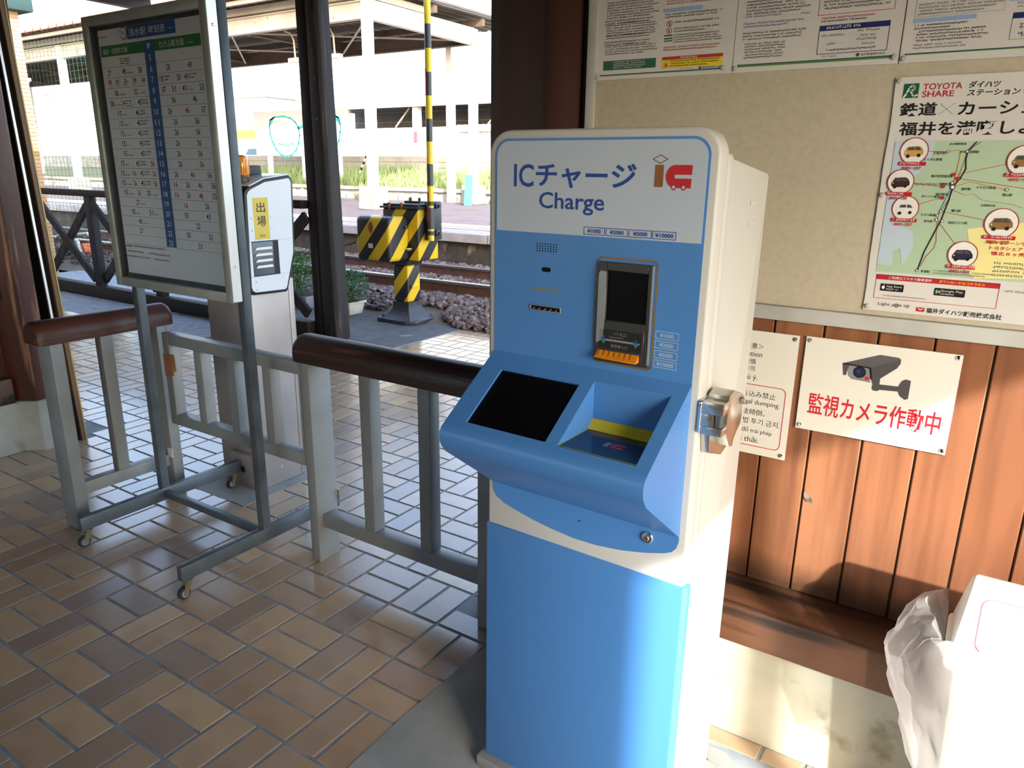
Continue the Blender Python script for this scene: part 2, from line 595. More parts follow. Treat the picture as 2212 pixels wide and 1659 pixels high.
# timber end pillar of the right wall
pil = struct(MB().prism([(0.757, 0.75), (0.757, 0.655), (0.803, 0.628), (1.11, 0.628), (1.11, 0.75)], 'z', 0.30, 3.1).build('wall_end_right', MATS['brown_wood_dark'], None))
MB().prism([(0.757, 0.654), (0.803, 0.627), (0.8045, 0.629), (0.759, 0.656)], 'z', 0.30, 3.1).build('worn_corner', MATS['weathered_post'], pil)
box('cover_plank', MATS['brown_wood_panel'], pil, 0.975, 1.085, 0.61, 0.628, 0.46, 3.1, bevel=0.004)
box('groove', MATS['black_gap'], pil, 1.087, 1.1105, 0.622, 0.6285, 0.46, 3.1)
box('stone_base', MATS['concrete'], pil, 0.74, 0.93, 0.626, 0.76, -0.004, 0.30, bevel=0.008)

# ------------------------------------------------------------ left wall and pillar
wall_l = struct(box('wall_left', MATS['brown_wood_panel'], None, -2.5, -2.33, -4.5, 0.6, 0.27, 2.75))
box('footing', MATS['concrete'], wall_l, -2.5, -2.262, -4.5, 0.45, -0.004, 0.282, bevel=0.006)
box('sill_beam', MATS['sill_wood'], wall_l, -2.36, -2.25, -4.5, 0.43, 0.284, 0.423, bevel=0.006)
box('middle_rail', MATS['weathered_x'], wall_l, -2.36, -2.25, -4.5, 0.47, 0.846, 0.928, bevel=0.006)
pl = struct(MB().prism([(-2.5, 0.43), (-2.285, 0.43), (-2.18, 0.50), (-2.20, 0.60), (-2.34, 0.665), (-2.5, 0.665)], 'z', 0.2885, 2.75).build('pillar_left', MATS['brown_wood_pillar'], None, bevel=0.006))
MB().prism([(-2.5, 0.417), (-2.281, 0.417), (-2.173, 0.502), (-2.173, 0.665), (-2.5, 0.665)], 'z', -0.004, 0.288).build('stone_base', MATS['concrete'], pl, bevel=0.008)
LEAN = -0.058
def strip(nm, material, par, x0, x1, y0, y1):
    m_ = MB()
    t = 2.74
    m_.add([(x0, y0, -0.003), (x1, y0, -0.003), (x1, y1, -0.003), (x0, y1, -0.003)] + [(a_ + LEAN * t, b_, t) for a_, b_ in ((x0, y0), (x1, y0), (x1, y1), (x0, y1))],
           [(3, 2, 1, 0), (4, 5, 6, 7), (0, 1, 5, 4), (1, 2, 6, 5), (2, 3, 7, 6), (3, 0, 4, 7)])
    return m_.build(nm, material, par, bevel=0.002, seg=1)
d1 = struct(strip('trim_1', MATS['black_gap'], None, -2.5, -2.198, 0.672, 0.715))
strip('metal_strip', MATS['alu_edge'], d1, -2.20, -2.186, 0.667, 0.682)
strip('timber_strip', MATS['brown_trim'], d1, -2.20, -2.172, 0.703, 0.733)
strip('bright_edge', MATS['gold_edge'], d1, -2.1725, -2.1695, 0.725, 0.734)

# ------------------------------------------------------------ rest of the waiting room, behind the camera
struct(box('ceiling', MATS['ceiling_board'], None, -2.5, 3.85, -4.6, 0.75, 2.75, 2.85))
struct(box('trim_2', MATS['brown_wood_dark'], None, -2.33, 1.10, 0.64, 0.75, 2.45, 2.75))
we = struct(box('wall_east', MATS['brown_wood_panel'], None, 3.70, 3.85, -4.6, -2.03, 0.0, 2.75))
box('lintel', MATS['brown_wood_dark'], we, 3.70, 3.85, -2.03, 0.75, 2.185, 2.75)
box('door_post', MATS['brown_wood_dark'], we, 3.75, 3.79, -1.335, -1.255, 0.0, 2.185)
box('sky_light_block', MATS['brown_wood_dark'], we, 3.70, 3.85, -0.30, 0.75, 0.0, 2.185)  # unseen wall piece, added to narrow the opening and cut the sky light
ws = struct(box('wall_back', MATS['brown_wood_panel'], None, 0.2, 3.85, -4.6, -4.45, 0.0, 2.75))
box('added_window_sill', MATS['brown_wood_panel'], ws, -2.5, 0.2, -4.6, -4.45, 0.0, 1.15)  # window gap added in the unseen back wall to light the timetable
box('added_window_head', MATS['brown_wood_panel'], ws, -2.5, 0.2, -4.6, -4.45, 2.3, 2.75)
for x in (-2.5, -1.2, 0.08):
    box('added_window_post', MATS['brown_wood_dark'], ws, x, x + 0.12, -4.6, -4.45, 1.15, 2.3)
box('shade_wing', MATS['brown_wood_dark'], ws, -9.0, -2.52, 0.70, 0.84, -0.1, 3.31)  # hidden wall, added to keep daylight off the lattice fence
porch = struct(box('ceiling_porch', MATS['brown_wood_dark'], None, -6.4, 4.0, 0.75, 4.05, 3.32, 3.42))
for i, x in enumerate((-6.3, -5.0, -3.7, -2.4, -1.1, 0.2, 1.5, 2.8)):
    box('rafter', MATS['brown_wood_dark'], porch, x, x + 0.1, 0.75, 4.04, 3.20, 3.3195)
struct(box('roof_main', MATS['brown_wood_dark'], None, -2.7, 4.0, -4.8, 0.85, 3.425, 3.55))
struct(box('trim_3', MATS['brown_wood_dark'], None, -2.5, 3.85, 0.66, 0.75, 2.86, 3.42))

# ------------------------------------------------------------ posters and signs on the right wall
mat('paper', '#cfd2d3', 0.35, var=('#c6c9cb', 3, 0.4, 0.7))
mat('sign_plate', '#d6d8d4', 0.3)
INK = {'black': '#17171c', 'navy': '#1d2a6b', 'red': '#b3202e', 'green': '#0f5b44', 'yellow': '#e3cf1c', 'blue': '#8fb0dd', 'lime': '#4f8a3c', 'white': '#dfe3e5', 'grey': '#7c8088',
       'softred': '#c2586a', 'softblue': '#5a74b8', 'sea': '#b4c9dd', 'land': '#a9c4ac', 'tan': '#c69a4e', 'orange': '#d98a2b', 'pink': '#c54a5a', 'paleyellow': '#e1dc9a', 'cyan': '#59b8cf',
       'darkbrown': '#3a241f', 'bronze': '#8a6a3e', 'steel': '#56575c', 'deepblue': '#243a8c', 'darknavy': '#20243c', 'signred': '#c01f2c', 'midgrey': '#4a494d'}
for k_, v_ in INK.items():
    mat('ink_' + k_, v_, 0.4)

class Print:
    """collects flat print by ink and links one part per ink"""
    def __init__(s, plane):
        s.pl, s.d = plane, {}
    def __getitem__(s, k):
        return s.d.setdefault(k, MB())
    def done(s, parent, name='printed_lettering'):
        for k_, mb in s.d.items():
            if mb.v:
                mb.build(name, MATS['ink_' + k_], parent, flip=False)

def pins(t, pts, r=0.006):
    for x, z in pts:
        MB().lathe((x, 0.6, z), [(r, -0.0025), (r, -0.005), (r * 0.6, -0.0075)], 10, 'y').build('pin', MATS['clear_pin'], t)
mat('clear_pin', '#b8bcbd', 0.15)
YP = 0.5985
def sheet(t, x0, x1, z0, z1, material=None, th=0.002):
    return box('sheet', material or MATS['paper'], t, x0, x1, YP, YP + th, z0, z1)
WP = Plane((0, YP, 0), (1, 0, 0), (0, 0, 1))
rq = random.Random(11)

def poster(name, label, x0, x1, z0, z1, grp=None):
    return thing(name, label, 'poster', (x0, YP, z0), grp)

p1 = poster('notice_poster', 'white notice sheet with red and yellow warning box at its foot, beside the pillar', 1.138, 1.509, 1.784, 2.30)
sheet(p1, 1.132, 1.509, 1.784, 2.30)
P = Print(WP)
e = 0.0006
WP.rect(P['green'], 1.161, 1.310, 1.808, 1.831, e)
WP.micro(P['white'], 1.19, 1.285, 1.829, 4, 0.005, 2 * e, rq)
WP.rect(P['yellow'], 1.327, 1.484, 1.804, 1.824, e)
WP.rect(P['red'], 1.327, 1.484, 1.8235, 1.831, e)
WP.micro(P['white'], 1.375, 1.43, 1.830, 1, 0.0085, 2 * e, rq)
WP.micro(P['black'], 1.35, 1.478, 1.822, 3, 0.0058, 2 * e, rq)
WP.poly(P['orange'], [(1.331, 1.806), (1.346, 1.806), (1.3385, 1.820)], 2 * e)
WP.poly(P['black'], [(1.3375, 1.8085), (1.3395, 1.8085), (1.3395, 1.815), (1.3375, 1.815)], 3 * e)
WP.rect(P['navy'], 1.152, 1.482, 1.7955, 1.7975, e)
WP.rect(P['lime'], 1.152, 1.482, 1.7940, 1.7955, e)
WP.disc(P['green'], 1.4285, 1.8005, 0.0035, e, 12)
WP.text(P['black'], '福井鉄道株式会社', 1.434, 1.7985, 0.0048, e, width=0.05)
WP.micro(P['grey'], 1.375, 1.42, 1.8025, 1, 0.005, e, rq)
WP.rect(P['blue'], 1.322, 1.424, 1.934, 1.943, e)
for zt, n_ in ((1.972, 7), (1.918, 5), (1.894, 2), (1.867, 4)):
    WP.micro(P['black'], 1.165, 1.312, zt, n_, 0.0060, e, rq)
for zt in (1.929, 1.878):
    WP.micro(P['black'], 1.160, 1.30, zt, 2, 0.0062, 1.5 * e, rq)
    WP.micro(P['red'], 1.212, 1.26, zt - 0.0062, 1, 0.0062, 2 * e, rq)
WP.micro(P['red'], 1.33, 1.485, 1.961, 2, 0.0062, e, rq)
WP.micro(P['black'], 1.327, 1.482, 1.931, 2, 0.0062, e, rq)
WP.micro(P['black'], 1.353, 1.482, 1.912, 1, 0.007, e, rq)
WP.micro(P['black'], 1.353, 1.478, 1.897, 2, 0.0062, e, rq)
WP.micro(P['black'], 1.353, 1.480, 1.882, 4, 0.0054, e, rq)
WP.micro(P['red'], 1.328, 1.486, 1.855, 2, 0.0062, e, rq)
for zc in (1.9075, 1.891):
    WP.ring(P['red'], 1.3405, zc, 0.0068, 0.0014, e, 18)
    WP.line(P['red'], [(1.336, zc + 0.005), (1.345, zc - 0.005)], 0.0012, 2 * e)
    WP.rect(P['black'], 1.3395, 1.3415, zc - 0.004, zc + 0.004, e)
WP.rect(P['green'], 1.328, 1.351, 1.872, 1.882, e)
WP.rect(P['white'], 1.328, 1.351, 1.8755, 1.8785, 2 * e)
WP.rect(P['grey'], 1.328, 1.351, 1.866, 1.870, e)
WP.micro(P['black'], 1.165, 1.482, 2.26, 40, 0.0070, e, rq)
P.done(p1)
pins(p1, [(1.146, 1.793), (1.487, 1.797)])

p2 = poster('notice_poster', 'white notice sheet with boxed navy contact panel, second from the pillar', 1.510, 1.875, 1.784, 2.30)
sheet(p2, 1.5095 + 0.001, 1.873, 1.784, 2.30)
P = Print(WP)
WP.rect(P['navy'], 1.702, 1.848, 1.8615, 1.8725, e)
WP.micro(P['white'], 1.717, 1.832, 1.8705, 1, 0.010, 2 * e, rq)
WP.frame(P['navy'], 1.702, 1.848, 1.8125, 1.8625, 0.0012, e)
WP.micro(P['grey'], 1.708, 1.765, 1.8535, 1, 0.0075, e, rq)
WP.micro(P['grey'], 1.722, 1.745, 1.8360, 1, 0.0075, e, rq)
WP.micro(P['grey'], 1.783, 1.835, 1.8595, 1, 0.0085, e, rq)
WP.micro(P['grey'], 1.790, 1.828, 1.8490, 1, 0.0065, e, rq)
WP.micro(P['grey'], 1.783, 1.833, 1.8420, 1, 0.0085, e, rq)
WP.micro(P['grey'], 1.795, 1.822, 1.8315, 1, 0.0065, e, rq)
WP.micro(P['black'], 1.722, 1.825, 1.8225, 1, 0.0065, e, rq)
WP.rect(P['navy'], 1.522, 1.860, 1.7995, 1.8015, e)
WP.rect(P['lime'], 1.522, 1.860, 1.7955, 1.7995, e)
WP.disc(P['green'], 1.790, 1.807, 0.0038, e, 12)
WP.text(P['black'], '福井鉄道株式会社', 1.796, 1.8045, 0.0052, e, width=0.05)
WP.micro(P['grey'], 1.713, 1.76, 1.8095, 1, 0.006, e, rq)
WP.line(P['softred'], [(1.696, 2.02), (1.696, 1.8945), (1.852, 1.8945), (1.852, 2.02)], 0.0012, e)
WP.micro(P['black'], 1.705, 1.845, 1.930, 4, 0.0068, e, rq)
WP.micro(P['softred'], 1.704, 1.825, 1.8895, 1, 0.0068, e, rq)
WP.micro(P['black'], 1.704, 1.80, 1.8830, 1, 0.0062, e, rq)
WP.micro(P['black'], 1.532, 1.68, 1.953, 7, 0.0066, e, rq)
WP.micro(P['softblue'], 1.530, 1.655, 1.9075, 1, 0.0066, e, rq)
WP.micro(P['softblue'], 1.657, 1.68, 1.905, 1, 0.0066, e, rq)
WP.micro(P['softblue'], 1.528, 1.682, 1.8925, 2, 0.0066, e, rq)
WP.micro(P['black'], 1.528, 1.68, 1.8720, 3, 0.0066, e, rq)
WP.micro(P['black'], 1.535, 1.63, 1.8480, 6, 0.0060, e, rq)
WP.micro(P['black'], 1.53, 1.85, 2.26, 43, 0.0070, e, rq)
P.done(p2)
pins(p2, [(1.517, 1.794), (1.865, 1.797)])

p3 = poster('notice_poster', 'white notice sheet with pale blue heading bar, third from the pillar', 1.876, 2.245, 1.784, 2.30)
sheet(p3, 1.876, 2.245, 1.784, 2.30)
P = Print(WP)
WP.rect(P['blue'], 1.892, 2.008, 1.862, 1.8705, e)
WP.rect(P['blue'], 2.062, 2.20, 1.888, 1.897, e)
WP.frame(P['grey'], 1.893, 2.054, 1.873, 1.93, 0.0006, e)
WP.micro(P['grey'], 1.898, 2.05, 1.899, 4, 0.0062, e, rq)
WP.micro(P['black'], 1.895, 2.0, 1.8585, 2, 0.0060, e, rq)
WP.micro(P['black'], 1.902, 2.04, 1.8465, 4, 0.0060, e, rq)
WP.micro(P['grey'], 1.899, 2.0, 1.820, 2, 0.0060, e, rq)
WP.rect(P['navy'], 1.885, 2.23, 1.8010, 1.8026, e)
WP.rect(P['lime'], 1.885, 2.23, 1.7992, 1.8010, e)
WP.rect(P['navy'], 2.071, 2.215, 1.8555, 1.8665, e)
WP.frame(P['grey'], 2.071, 2.215, 1.8165, 1.8565, 0.0010, e)
WP.micro(P['grey'], 2.085, 2.19, 1.846, 2, 0.016, e, rq)
WP.micro(P['grey'], 2.075, 2.21, 1.886, 2, 0.0062, e, rq)
WP.micro(P['black'], 1.9, 2.22, 2.26, 48, 0.0070, e, rq)
P.done(p3)
pins(p3, [(1.884, 1.793), (2.238, 1.796)])

p4 = poster('map_poster', 'white poster with green route map and round car pictures, right edge of the wall', 1.876, 2.240, 1.243, 1.755)
mb = MB()
nz = 16
for i in range(nz + 1):
    z = 1.243 + 0.512 * i / nz
    wv = 0.0012 * math.sin(i * 1.1) - (0.002 if 5 < i < 9 else 0)
    mb.v += [(1.8765 + wv, YP - 0.0008, z), (2.240, YP - 0.0008, z), (2.240, YP + 0.0004, z), (1.8765 + wv, YP + 0.0004, z)]
for i in range(nz):
    for k in range(4):
        a = i * 4 + k
        b_ = i * 4 + (k + 1) % 4
        mb.f.append((a, b_, b_ + 4, a + 4))
mb.f += [(3, 2, 1, 0), (nz * 4, nz * 4 + 1, nz * 4 + 2, nz * 4 + 3)]
mb.build('sheet', MATS['paper'], p4)
W4 = Plane((0, YP - 0.0008, 0), (1, 0, 0), (0, 0, 1))
P = Print(W4)
W4.rect(P['green'], 1.893, 1.923, 1.712, 1.7415, e)
W4.line(P['white'], [(1.8955, 1.7135), (1.9005, 1.722), (1.9045, 1.733), (1.910, 1.7375), (1.915, 1.734), (1.914, 1.729), (1.908, 1.7265), (1.911, 1.720), (1.915, 1.7145), (1.921, 1.718)], 0.0036, 2 * e)
W4.text(P['red'], 'TOYOTA', 1.931, 1.7275, 0.0125, e, width=0.073, bold=0.012)
W4.text(P['red'], 'SHARE', 1.931, 1.7125, 0.0125, e, width=0.060, bold=0.012)
W4.text(P['black'], 'ダイハツ', 2.0145, 1.7275, 0.0135, e, width=0.056, bold=0.02, shear=0.15)
W4.text(P['black'], 'ステーション', 2.0145, 1.7120, 0.0125, e, width=0.093, bold=0.02, shear=0.15)
W4.rect(P['tan'], 2.114, 2.23, 1.715, 1.738, e)
W4.text(P['black'], '鉄道', 1.892, 1.6745, 0.0275, e, width=0.0720, bold=0.022)
W4.line(P['grey'], [(1.968, 1.676), (1.996, 1.699)], 0.0008, e)
W4.line(P['grey'], [(1.968, 1.699), (1.996, 1.676)], 0.0008, e)
W4.text(P['black'], 'カーシェア', 2.003, 1.6745, 0.026, e, width=0.182, bold=0.022)
W4.text(P['black'], '福井を満喫しよう', 1.896, 1.634, 0.0285, e, width=0.285, bold=0.022)
W4.rect(P['land'], 1.893, 2.226, 1.334, 1.6225, e)
W4.poly(P['sea'], [(1.893, 1.352), (1.893, 1.6225), (1.972, 1.6225), (1.968, 1.585), (1.952, 1.56), (1.925, 1.53), (1.93, 1.48), (1.925, 1.445), (1.955, 1.428), (1.962, 1.40), (1.955, 1.375), (1.945, 1.352), (1.935, 1.39), (1.922, 1.385), (1.925, 1.35)], 2 * e)
W4.poly(P['paleyellow'], [(2.06, 1.44), (2.226, 1.47), (2.226, 1.345), (2.09, 1.335), (2.06, 1.36), (2.07, 1.40)], 2 * e)
d3 = 3 * e
W4.line(P['tan'], [(1.998, 1.599), (2.0175, 1.604), (2.0225, 1.60), (2.021, 1.56), (2.018, 1.53), (2.022, 1.528), (2.05, 1.538), (2.08, 1.532), (2.115, 1.524)], 0.0014, d3)
W4.line(P['black'], [(2.048, 1.62), (2.036, 1.603), (2.034, 1.585), (2.037, 1.565), (2.030, 1.545), (2.018, 1.527), (2.016, 1.50), (2.011, 1.475), (2.008, 1.458), (1.999, 1.43), (1.985, 1.385), (1.978, 1.345)], 0.0022, d3)
W4.line(P['red'], [(2.056, 1.62), (2.045, 1.611), (2.034, 1.60), (2.029, 1.565), (2.026, 1.545), (2.015, 1.50), (2.001, 1.471), (2.000, 1.455), (2.002, 1.435), (2.005, 1.41), (2.003, 1.395), (1.99, 1.375), (1.982, 1.352)], 0.0010, d3)
W4.line(P['cyan'], [(2.0165, 1.525), (2.012, 1.508), (2.006, 1.490), (2.003, 1.478)], 0.0018, d3)
W4.line(P['softred'], [(2.02, 1.521), (2.045, 1.510), (2.06, 1.514), (2.075, 1.502), (2.10, 1.498), (2.13, 1.495), (2.15, 1.488)], 0.0007, d3)
cars = [(1.933, 1.602, 0.0275, 'tan'), (1.916, 1.536, 0.0265, 'darkbrown'), (1.934, 1.479, 0.0265, 'white'), (2.120, 1.455, 0.0305, 'bronze'), (2.060, 1.385, 0.028, 'darknavy'), (2.138, 1.583, 0.0295, 'bronze'), (2.195, 1.52, 0.028, 'white')]
ends = [(1.999, 1.600), (1.998, 1.527), (2.000, 1.504), (2.004, 1.475), (2.001, 1.455), (2.022, 1.553), (2.028, 1.545)]
for (cx_, cz, r, ink), (ex, ez) in zip(cars, ends):
    W4.line(P['red'], [(cx_, cz), (ex, ez)], 0.0009, d3)
    W4.disc(P['white'], cx_, cz, r, d3 + e, 26)
    W4.ring(P['red'], cx_, cz, r, 0.0016, d3 + 2 * e, 30)
    s_ = r / 0.028
    bod = [(-0.019, -0.009), (-0.0195, -0.002), (-0.017, 0.001), (-0.013, 0.009), (0.008, 0.0105), (0.014, 0.008), (0.019, 0.0), (0.0195, -0.007), (0.010, -0.0115), (-0.012, -0.0125)]
    W4.poly(P[ink], [(cx_ + a * s_, cz + b_ * s_) for a, b_ in bod], d3 + 2 * e)
    W4.poly(P['midgrey'], [(cx_ + a * s_, cz + b_ * s_) for a, b_ in ((-0.014, 0.0015), (-0.0115, 0.0075), (0.0, 0.0085), (0.0, 0.0015))], d3 + 3 * e)
    W4.poly(P['midgrey'], [(cx_ + a * s_, cz + b_ * s_) for a, b_ in ((0.002, 0.0015), (0.002, 0.0085), (0.009, 0.0085), (0.015, 0.0015))], d3 + 3 * e)
    W4.disc(P['black'], cx_ - 0.011 * s_, cz - 0.0115 * s_, 0.0038 * s_, d3 + 3 * e, 12)
    W4.disc(P['black'], cx_ + 0.0105 * s_, cz - 0.0095 * s_, 0.0038 * s_, d3 + 3 * e, 12)
    W4.disc(P['white'], cx_ - 0.016 * s_, cz - 0.003 * s_, 0.0014 * s_, d3 + 3 * e, 8)
for i_, ((cx_, cz, r, ink), s_) in enumerate(zip(cars, ('2WD・CVT', '2WD・CVT', '4WD・CVT', '2WD・CVT', '2WD・CVT', '4WD・CVT', '4WD・CVT'))):
    W4.rect(P['red'], cx_ - r * 0.98, cx_ + r * 0.98, cz - r - 0.0035, cz - r + 0.0045, d3 + 3 * e)
    W4.micro(P['white'], cx_ - r * 0.9, cx_ + r * 0.9, cz - r + 0.0038, 1, 0.0085, d3 + 4 * e, rq)
    W4.text(P['red'], s_, cx_, cz - r - 0.0125, 0.0065, d3 + 3 * e, width=r * 1.4, align='c', bold=0.04)
for x, z, st in ((1.9945, 1.597, '三国港駅'), (1.990, 1.584, 'えちぜん鉄道'), (2.056, 1.5995, 'あわら温泉駅'), (2.016, 1.549, '福大前西福井駅'), (2.016, 1.532, '田原町駅'), (2.012, 1.511, '福井鉄道'), (2.053, 1.523, '福井駅'), (2.098, 1.527, 'えちぜん鉄道'), (2.13, 1.513, '勝山駅'), (2.103, 1.49, 'JR越美北線'), (2.042, 1.477, '鯖江駅'), (1.996, 1.466, 'たけふ新駅'), (1.992, 1.4525, '武生駅'), (2.058, 1.4515, '越前たけふ駅'), (2.003, 1.342, '敦賀駅'), (2.03, 1.6155, 'JR北陸新幹線'), (1.989, 1.5315, 'アカデミアホテル'), (1.998, 1.5055, 'ダイハツ本社')):
    W4.text(P['black'], st, x, z - 0.0025, 0.0058, d3, align='r', bold=0.01)
for x, z, r in ((2.034, 1.6005, .0033), (2.0185, 1.527, .0052), (2.0165, 1.5355, .0032), (2.004, 1.475, .0033), (1.999, 1.4655, .0028), (1.9985, 1.456, .0033), (2.010, 1.4545, .0033), (1.977, 1.343, .0033), (1.999, 1.600, .0030), (2.118, 1.524, .0033)):
    W4.disc(P['black'], x, z, r, d3 + e, 14)
    W4.disc(P['white'], x, z, r * 0.66, d3 + 2 * e, 14)
for x, z in ((2.0155, 1.553), (2.000, 1.528), (2.003, 1.504), (2.025, 1.545)):
    W4.disc(P['red'], x, z, 0.004, d3 + 2 * e, 14)
for i_, st in enumerate(('様々なシーンで暮らしに', 'トヨタシェア ダイハツ', '嶺北８ヶ所に拡大！')):
    W4.text(P['red'], st, 2.103 + 0.004 * i_, 1.410 - 0.0115 * i_, 0.0085, d3, width=0.105, bold=0.02)
W4.micro(P['grey'], 2.12, 2.215, 1.374, 4, 0.0085, d3, rq)
W4.micro(P['grey'], 2.01, 2.13, 1.3475, 2, 0.0055, d3, rq)
W4.frame(P['red'], 1.8955, 2.140, 1.2725, 1.328, 0.0010, e)
W4.rect(P['red'], 1.8955, 2.140, 1.3165, 1.328, e)
W4.text(P['white'], 'ご利用はスマホで簡単登録', 1.922, 1.3190, 0.0066, 2 * e, width=0.088, bold=0.01)
W4.text(P['yellow'], 'ダウンロードはコチラから', 2.024, 1.3190, 0.0066, 2 * e, width=0.088, bold=0.01)
for x0, x1, t1 in ((1.907, 1.956, 'App Store'), (2.0175, 2.078, 'Google Play')):
    W4.poly(P['black'], rrect(x0, x1, 1.2905, 1.3075, 0.002, 3), e)
    W4.text(P['white'], t1, x0 + 0.013, 1.2985, 0.0060, 2 * e, width=x1 - x0 - 0.017)
    W4.micro(P['white'], x0 + 0.013, x1 - 0.01, 1.2970, 1, 0.0055, 2 * e, rq)
W4.disc(P['white'], 1.9135, 1.2985, 0.0038, 2 * e, 14, rx=0.0034)
W4.line(P['white'], [(1.9138, 1.3025), (1.9155, 1.3048)], 0.0012, 2 * e)
W4.poly(P['cyan'], [(2.021, 1.2935), (2.021, 1.3045), (2.026, 1.299)], 2 * e)
W4.poly(P['yellow'], [(2.026, 1.299), (2.0285, 1.3015), (2.0305, 1.299), (2.0285, 1.2965)], 2 * e)
W4.poly(P['red'], [(2.021, 1.2935), (2.026, 1.299), (2.0285, 1.2965)], 3 * e)
W4.poly(P['lime'], [(2.021, 1.3045), (2.0285, 1.3015), (2.026, 1.299)], 3 * e)
W4.micro(P['grey'], 1.915, 2.06, 1.2815, 1, 0.005, e, rq)
W4.text(P['black'], 'Light y', 1.908, 1.2545, 0.0090, e, width=0.034)
W4.text(P['black'], 'u up', 1.952, 1.2545, 0.0085, e, width=0.022)
W4.ring(P['orange'], 1.9465, 1.2590, 0.0043, 0.0014, e, 18)
W4.ring(P['cyan'], 1.9465, 1.2590, 0.0026, 0.0012, e, 18)
W4.disc(P['red'], 1.9465, 1.2590, 0.0010, e, 10)
W4.rect(P['red'], 1.988, 2.005, 1.2505, 1.2600, e)
W4.poly(P['white'], [(1.9905, 1.2575), (1.9965, 1.2535), (2.0025, 1.2575), (2.001, 1.2585), (1.9965, 1.2555), (1.992, 1.2585)], 2 * e)
W4.text(P['black'], '福井ダイハツ販売株式会社', 2.0085, 1.2490, 0.0122, e, width=0.146, bold=0.02)
W4.micro(P['grey'], 2.15, 2.22, 1.315, 1, 0.007, e, rq)
P.done(p4)
pins(p4, [(1.883, 1.748), (1.882, 1.506), (1.886, 1.252), (2.233, 1.748)])

# camera warning plate
p5 = thing('camera_sign', 'white plate with grey camera picture and red lettering, screwed to the planks', 'sign', (1.762, 0.598, 0.92))
box('plate', MATS['sign_plate'], p5, 1.760, 2.098, 0.5955, 0.5995, 0.921, 1.162)
W5 = Plane((0, 0.5955, 0), (1, 0, 0), (0, 0, 1))
P = Print(W5)
W5.poly(P['steel'], [(1.852, 1.107), (1.930, 1.139), (1.970, 1.1375), (1.9755, 1.134), (1.9755, 1.122), (1.970, 1.120), (1.922, 1.066), (1.915, 1.104)], e)
W5.poly(P['midgrey'], [(1.912, 1.104), (1.922, 1.066), (1.970, 1.112), (1.9755, 1.124), (1.9755, 1.133)], 1.6 * e)
W5.poly(P['midgrey'], [(1.851, 1.107), (1.866, 1.1045), (1.862, 1.078), (1.856, 1.077)], 2 * e)
W5.poly(P['grey'], [(1.866, 1.1045), (1.911, 1.1025), (1.918, 1.068), (1.876, 1.0705), (1.867, 1.079)], 2.4 * e)
W5.poly(P['black'], [(1.852, 1.108), (1.915, 1.1055), (1.921, 1.076), (1.917, 1.076), (1.911, 1.102), (1.853, 1.1045)], 3 * e)
W5.disc(P['black'], 1.891, 1.090, 0.0145, 3 * e, 24)
W5.disc(P['darknavy'], 1.891, 1.090, 0.0105, 4 * e, 24)
W5.disc(P['deepblue'], 1.889, 1.092, 0.0040, 5 * e, 16)
W5.disc(P['signred'], 1.909, 1.0775, 0.0045, 4 * e, 14)
W5.poly(P['midgrey'], [(1.924, 1.070), (1.938, 1.084), (1.938, 1.067), (1.978, 1.0685), (1.984, 1.083), (1.992, 1.0885), (2.003, 1.0865), (2.003, 1.042), (1.996, 1.0385), (1.984, 1.046), (1.979, 1.056), (1.940, 1.0535), (1.935, 1.0495), (1.926, 1.0495), (1.922, 1.055)], e)
W5.text(P['signred'], '監視カメラ作動中', 1.784, 0.964, 0.057, e, width=0.294, bold=0.012)
P.done(p5)
for x, z in ((1.769, 1.153), (2.089, 1.155), (1.769, 0.931), (2.090, 0.93)):
    MB().lathe((x, 0.5955, z), [(0.0055, -0.0002), (0.0055, -0.002), (0.003, -0.003)], 10, 'y').build('screw', MATS['chrome'], p5)

p6 = thing('dumping_notice', 'white notice plate in several languages, half hidden behind the charging machine', 'sign', (1.47, 0.598, 0.825))
box('plate', MATS['sign_plate'], p6, 1.47, 1.7435, 0.5945, 0.5995, 0.825, 1.160)
W6 = Plane((0, 0.5945, 0), (1, 0, 0), (0, 0, 1))
P = Print(W6)
for x, z, h, st in ((1.659, 1.113, 0.015, '＜注意＞'), (1.658, 1.092, 0.0135, 'Caution'), (1.644, 1.071, 0.0145, '请谨慎'), (1.642, 1.052, 0.0145, '주의'), (1.652, 1.0255, 0.018, 'Chú ý.')):
    W6.text(P['black'], st, x, z, h, e, align='r')
W6.line(P['pink'], rrect(1.485, 1.727, 0.848, 1.0165, 0.014, 5), 0.0022, e, True)
for x, z, h, st in ((1.704, 0.983, 0.0165, 'ごみ持ち込み禁止'), (1.716, 0.9595, 0.0165, 'No illegal dumping.'), (1.681, 0.9335, 0.0165, '禁止非法倾倒。'), (1.722, 0.9085, 0.0165, '불법 투기 금지.'), (1.7045, 0.8815, 0.018, 'Không đổ trái phép'), (1.6725, 0.8575, 0.0165, 'rác thải.')):
    W6.text(P['black'], st, x, z, h, e, align='r')
P.done(p6)
for x, z in ((1.734, 1.150), (1.733, 0.836)):
    MB().lathe((x, 0.5945, z), [(0.0055, -0.0002), (0.0055, -0.002), (0.003, -0.003)], 10, 'y').build('screw', MATS['chrome'], p6)
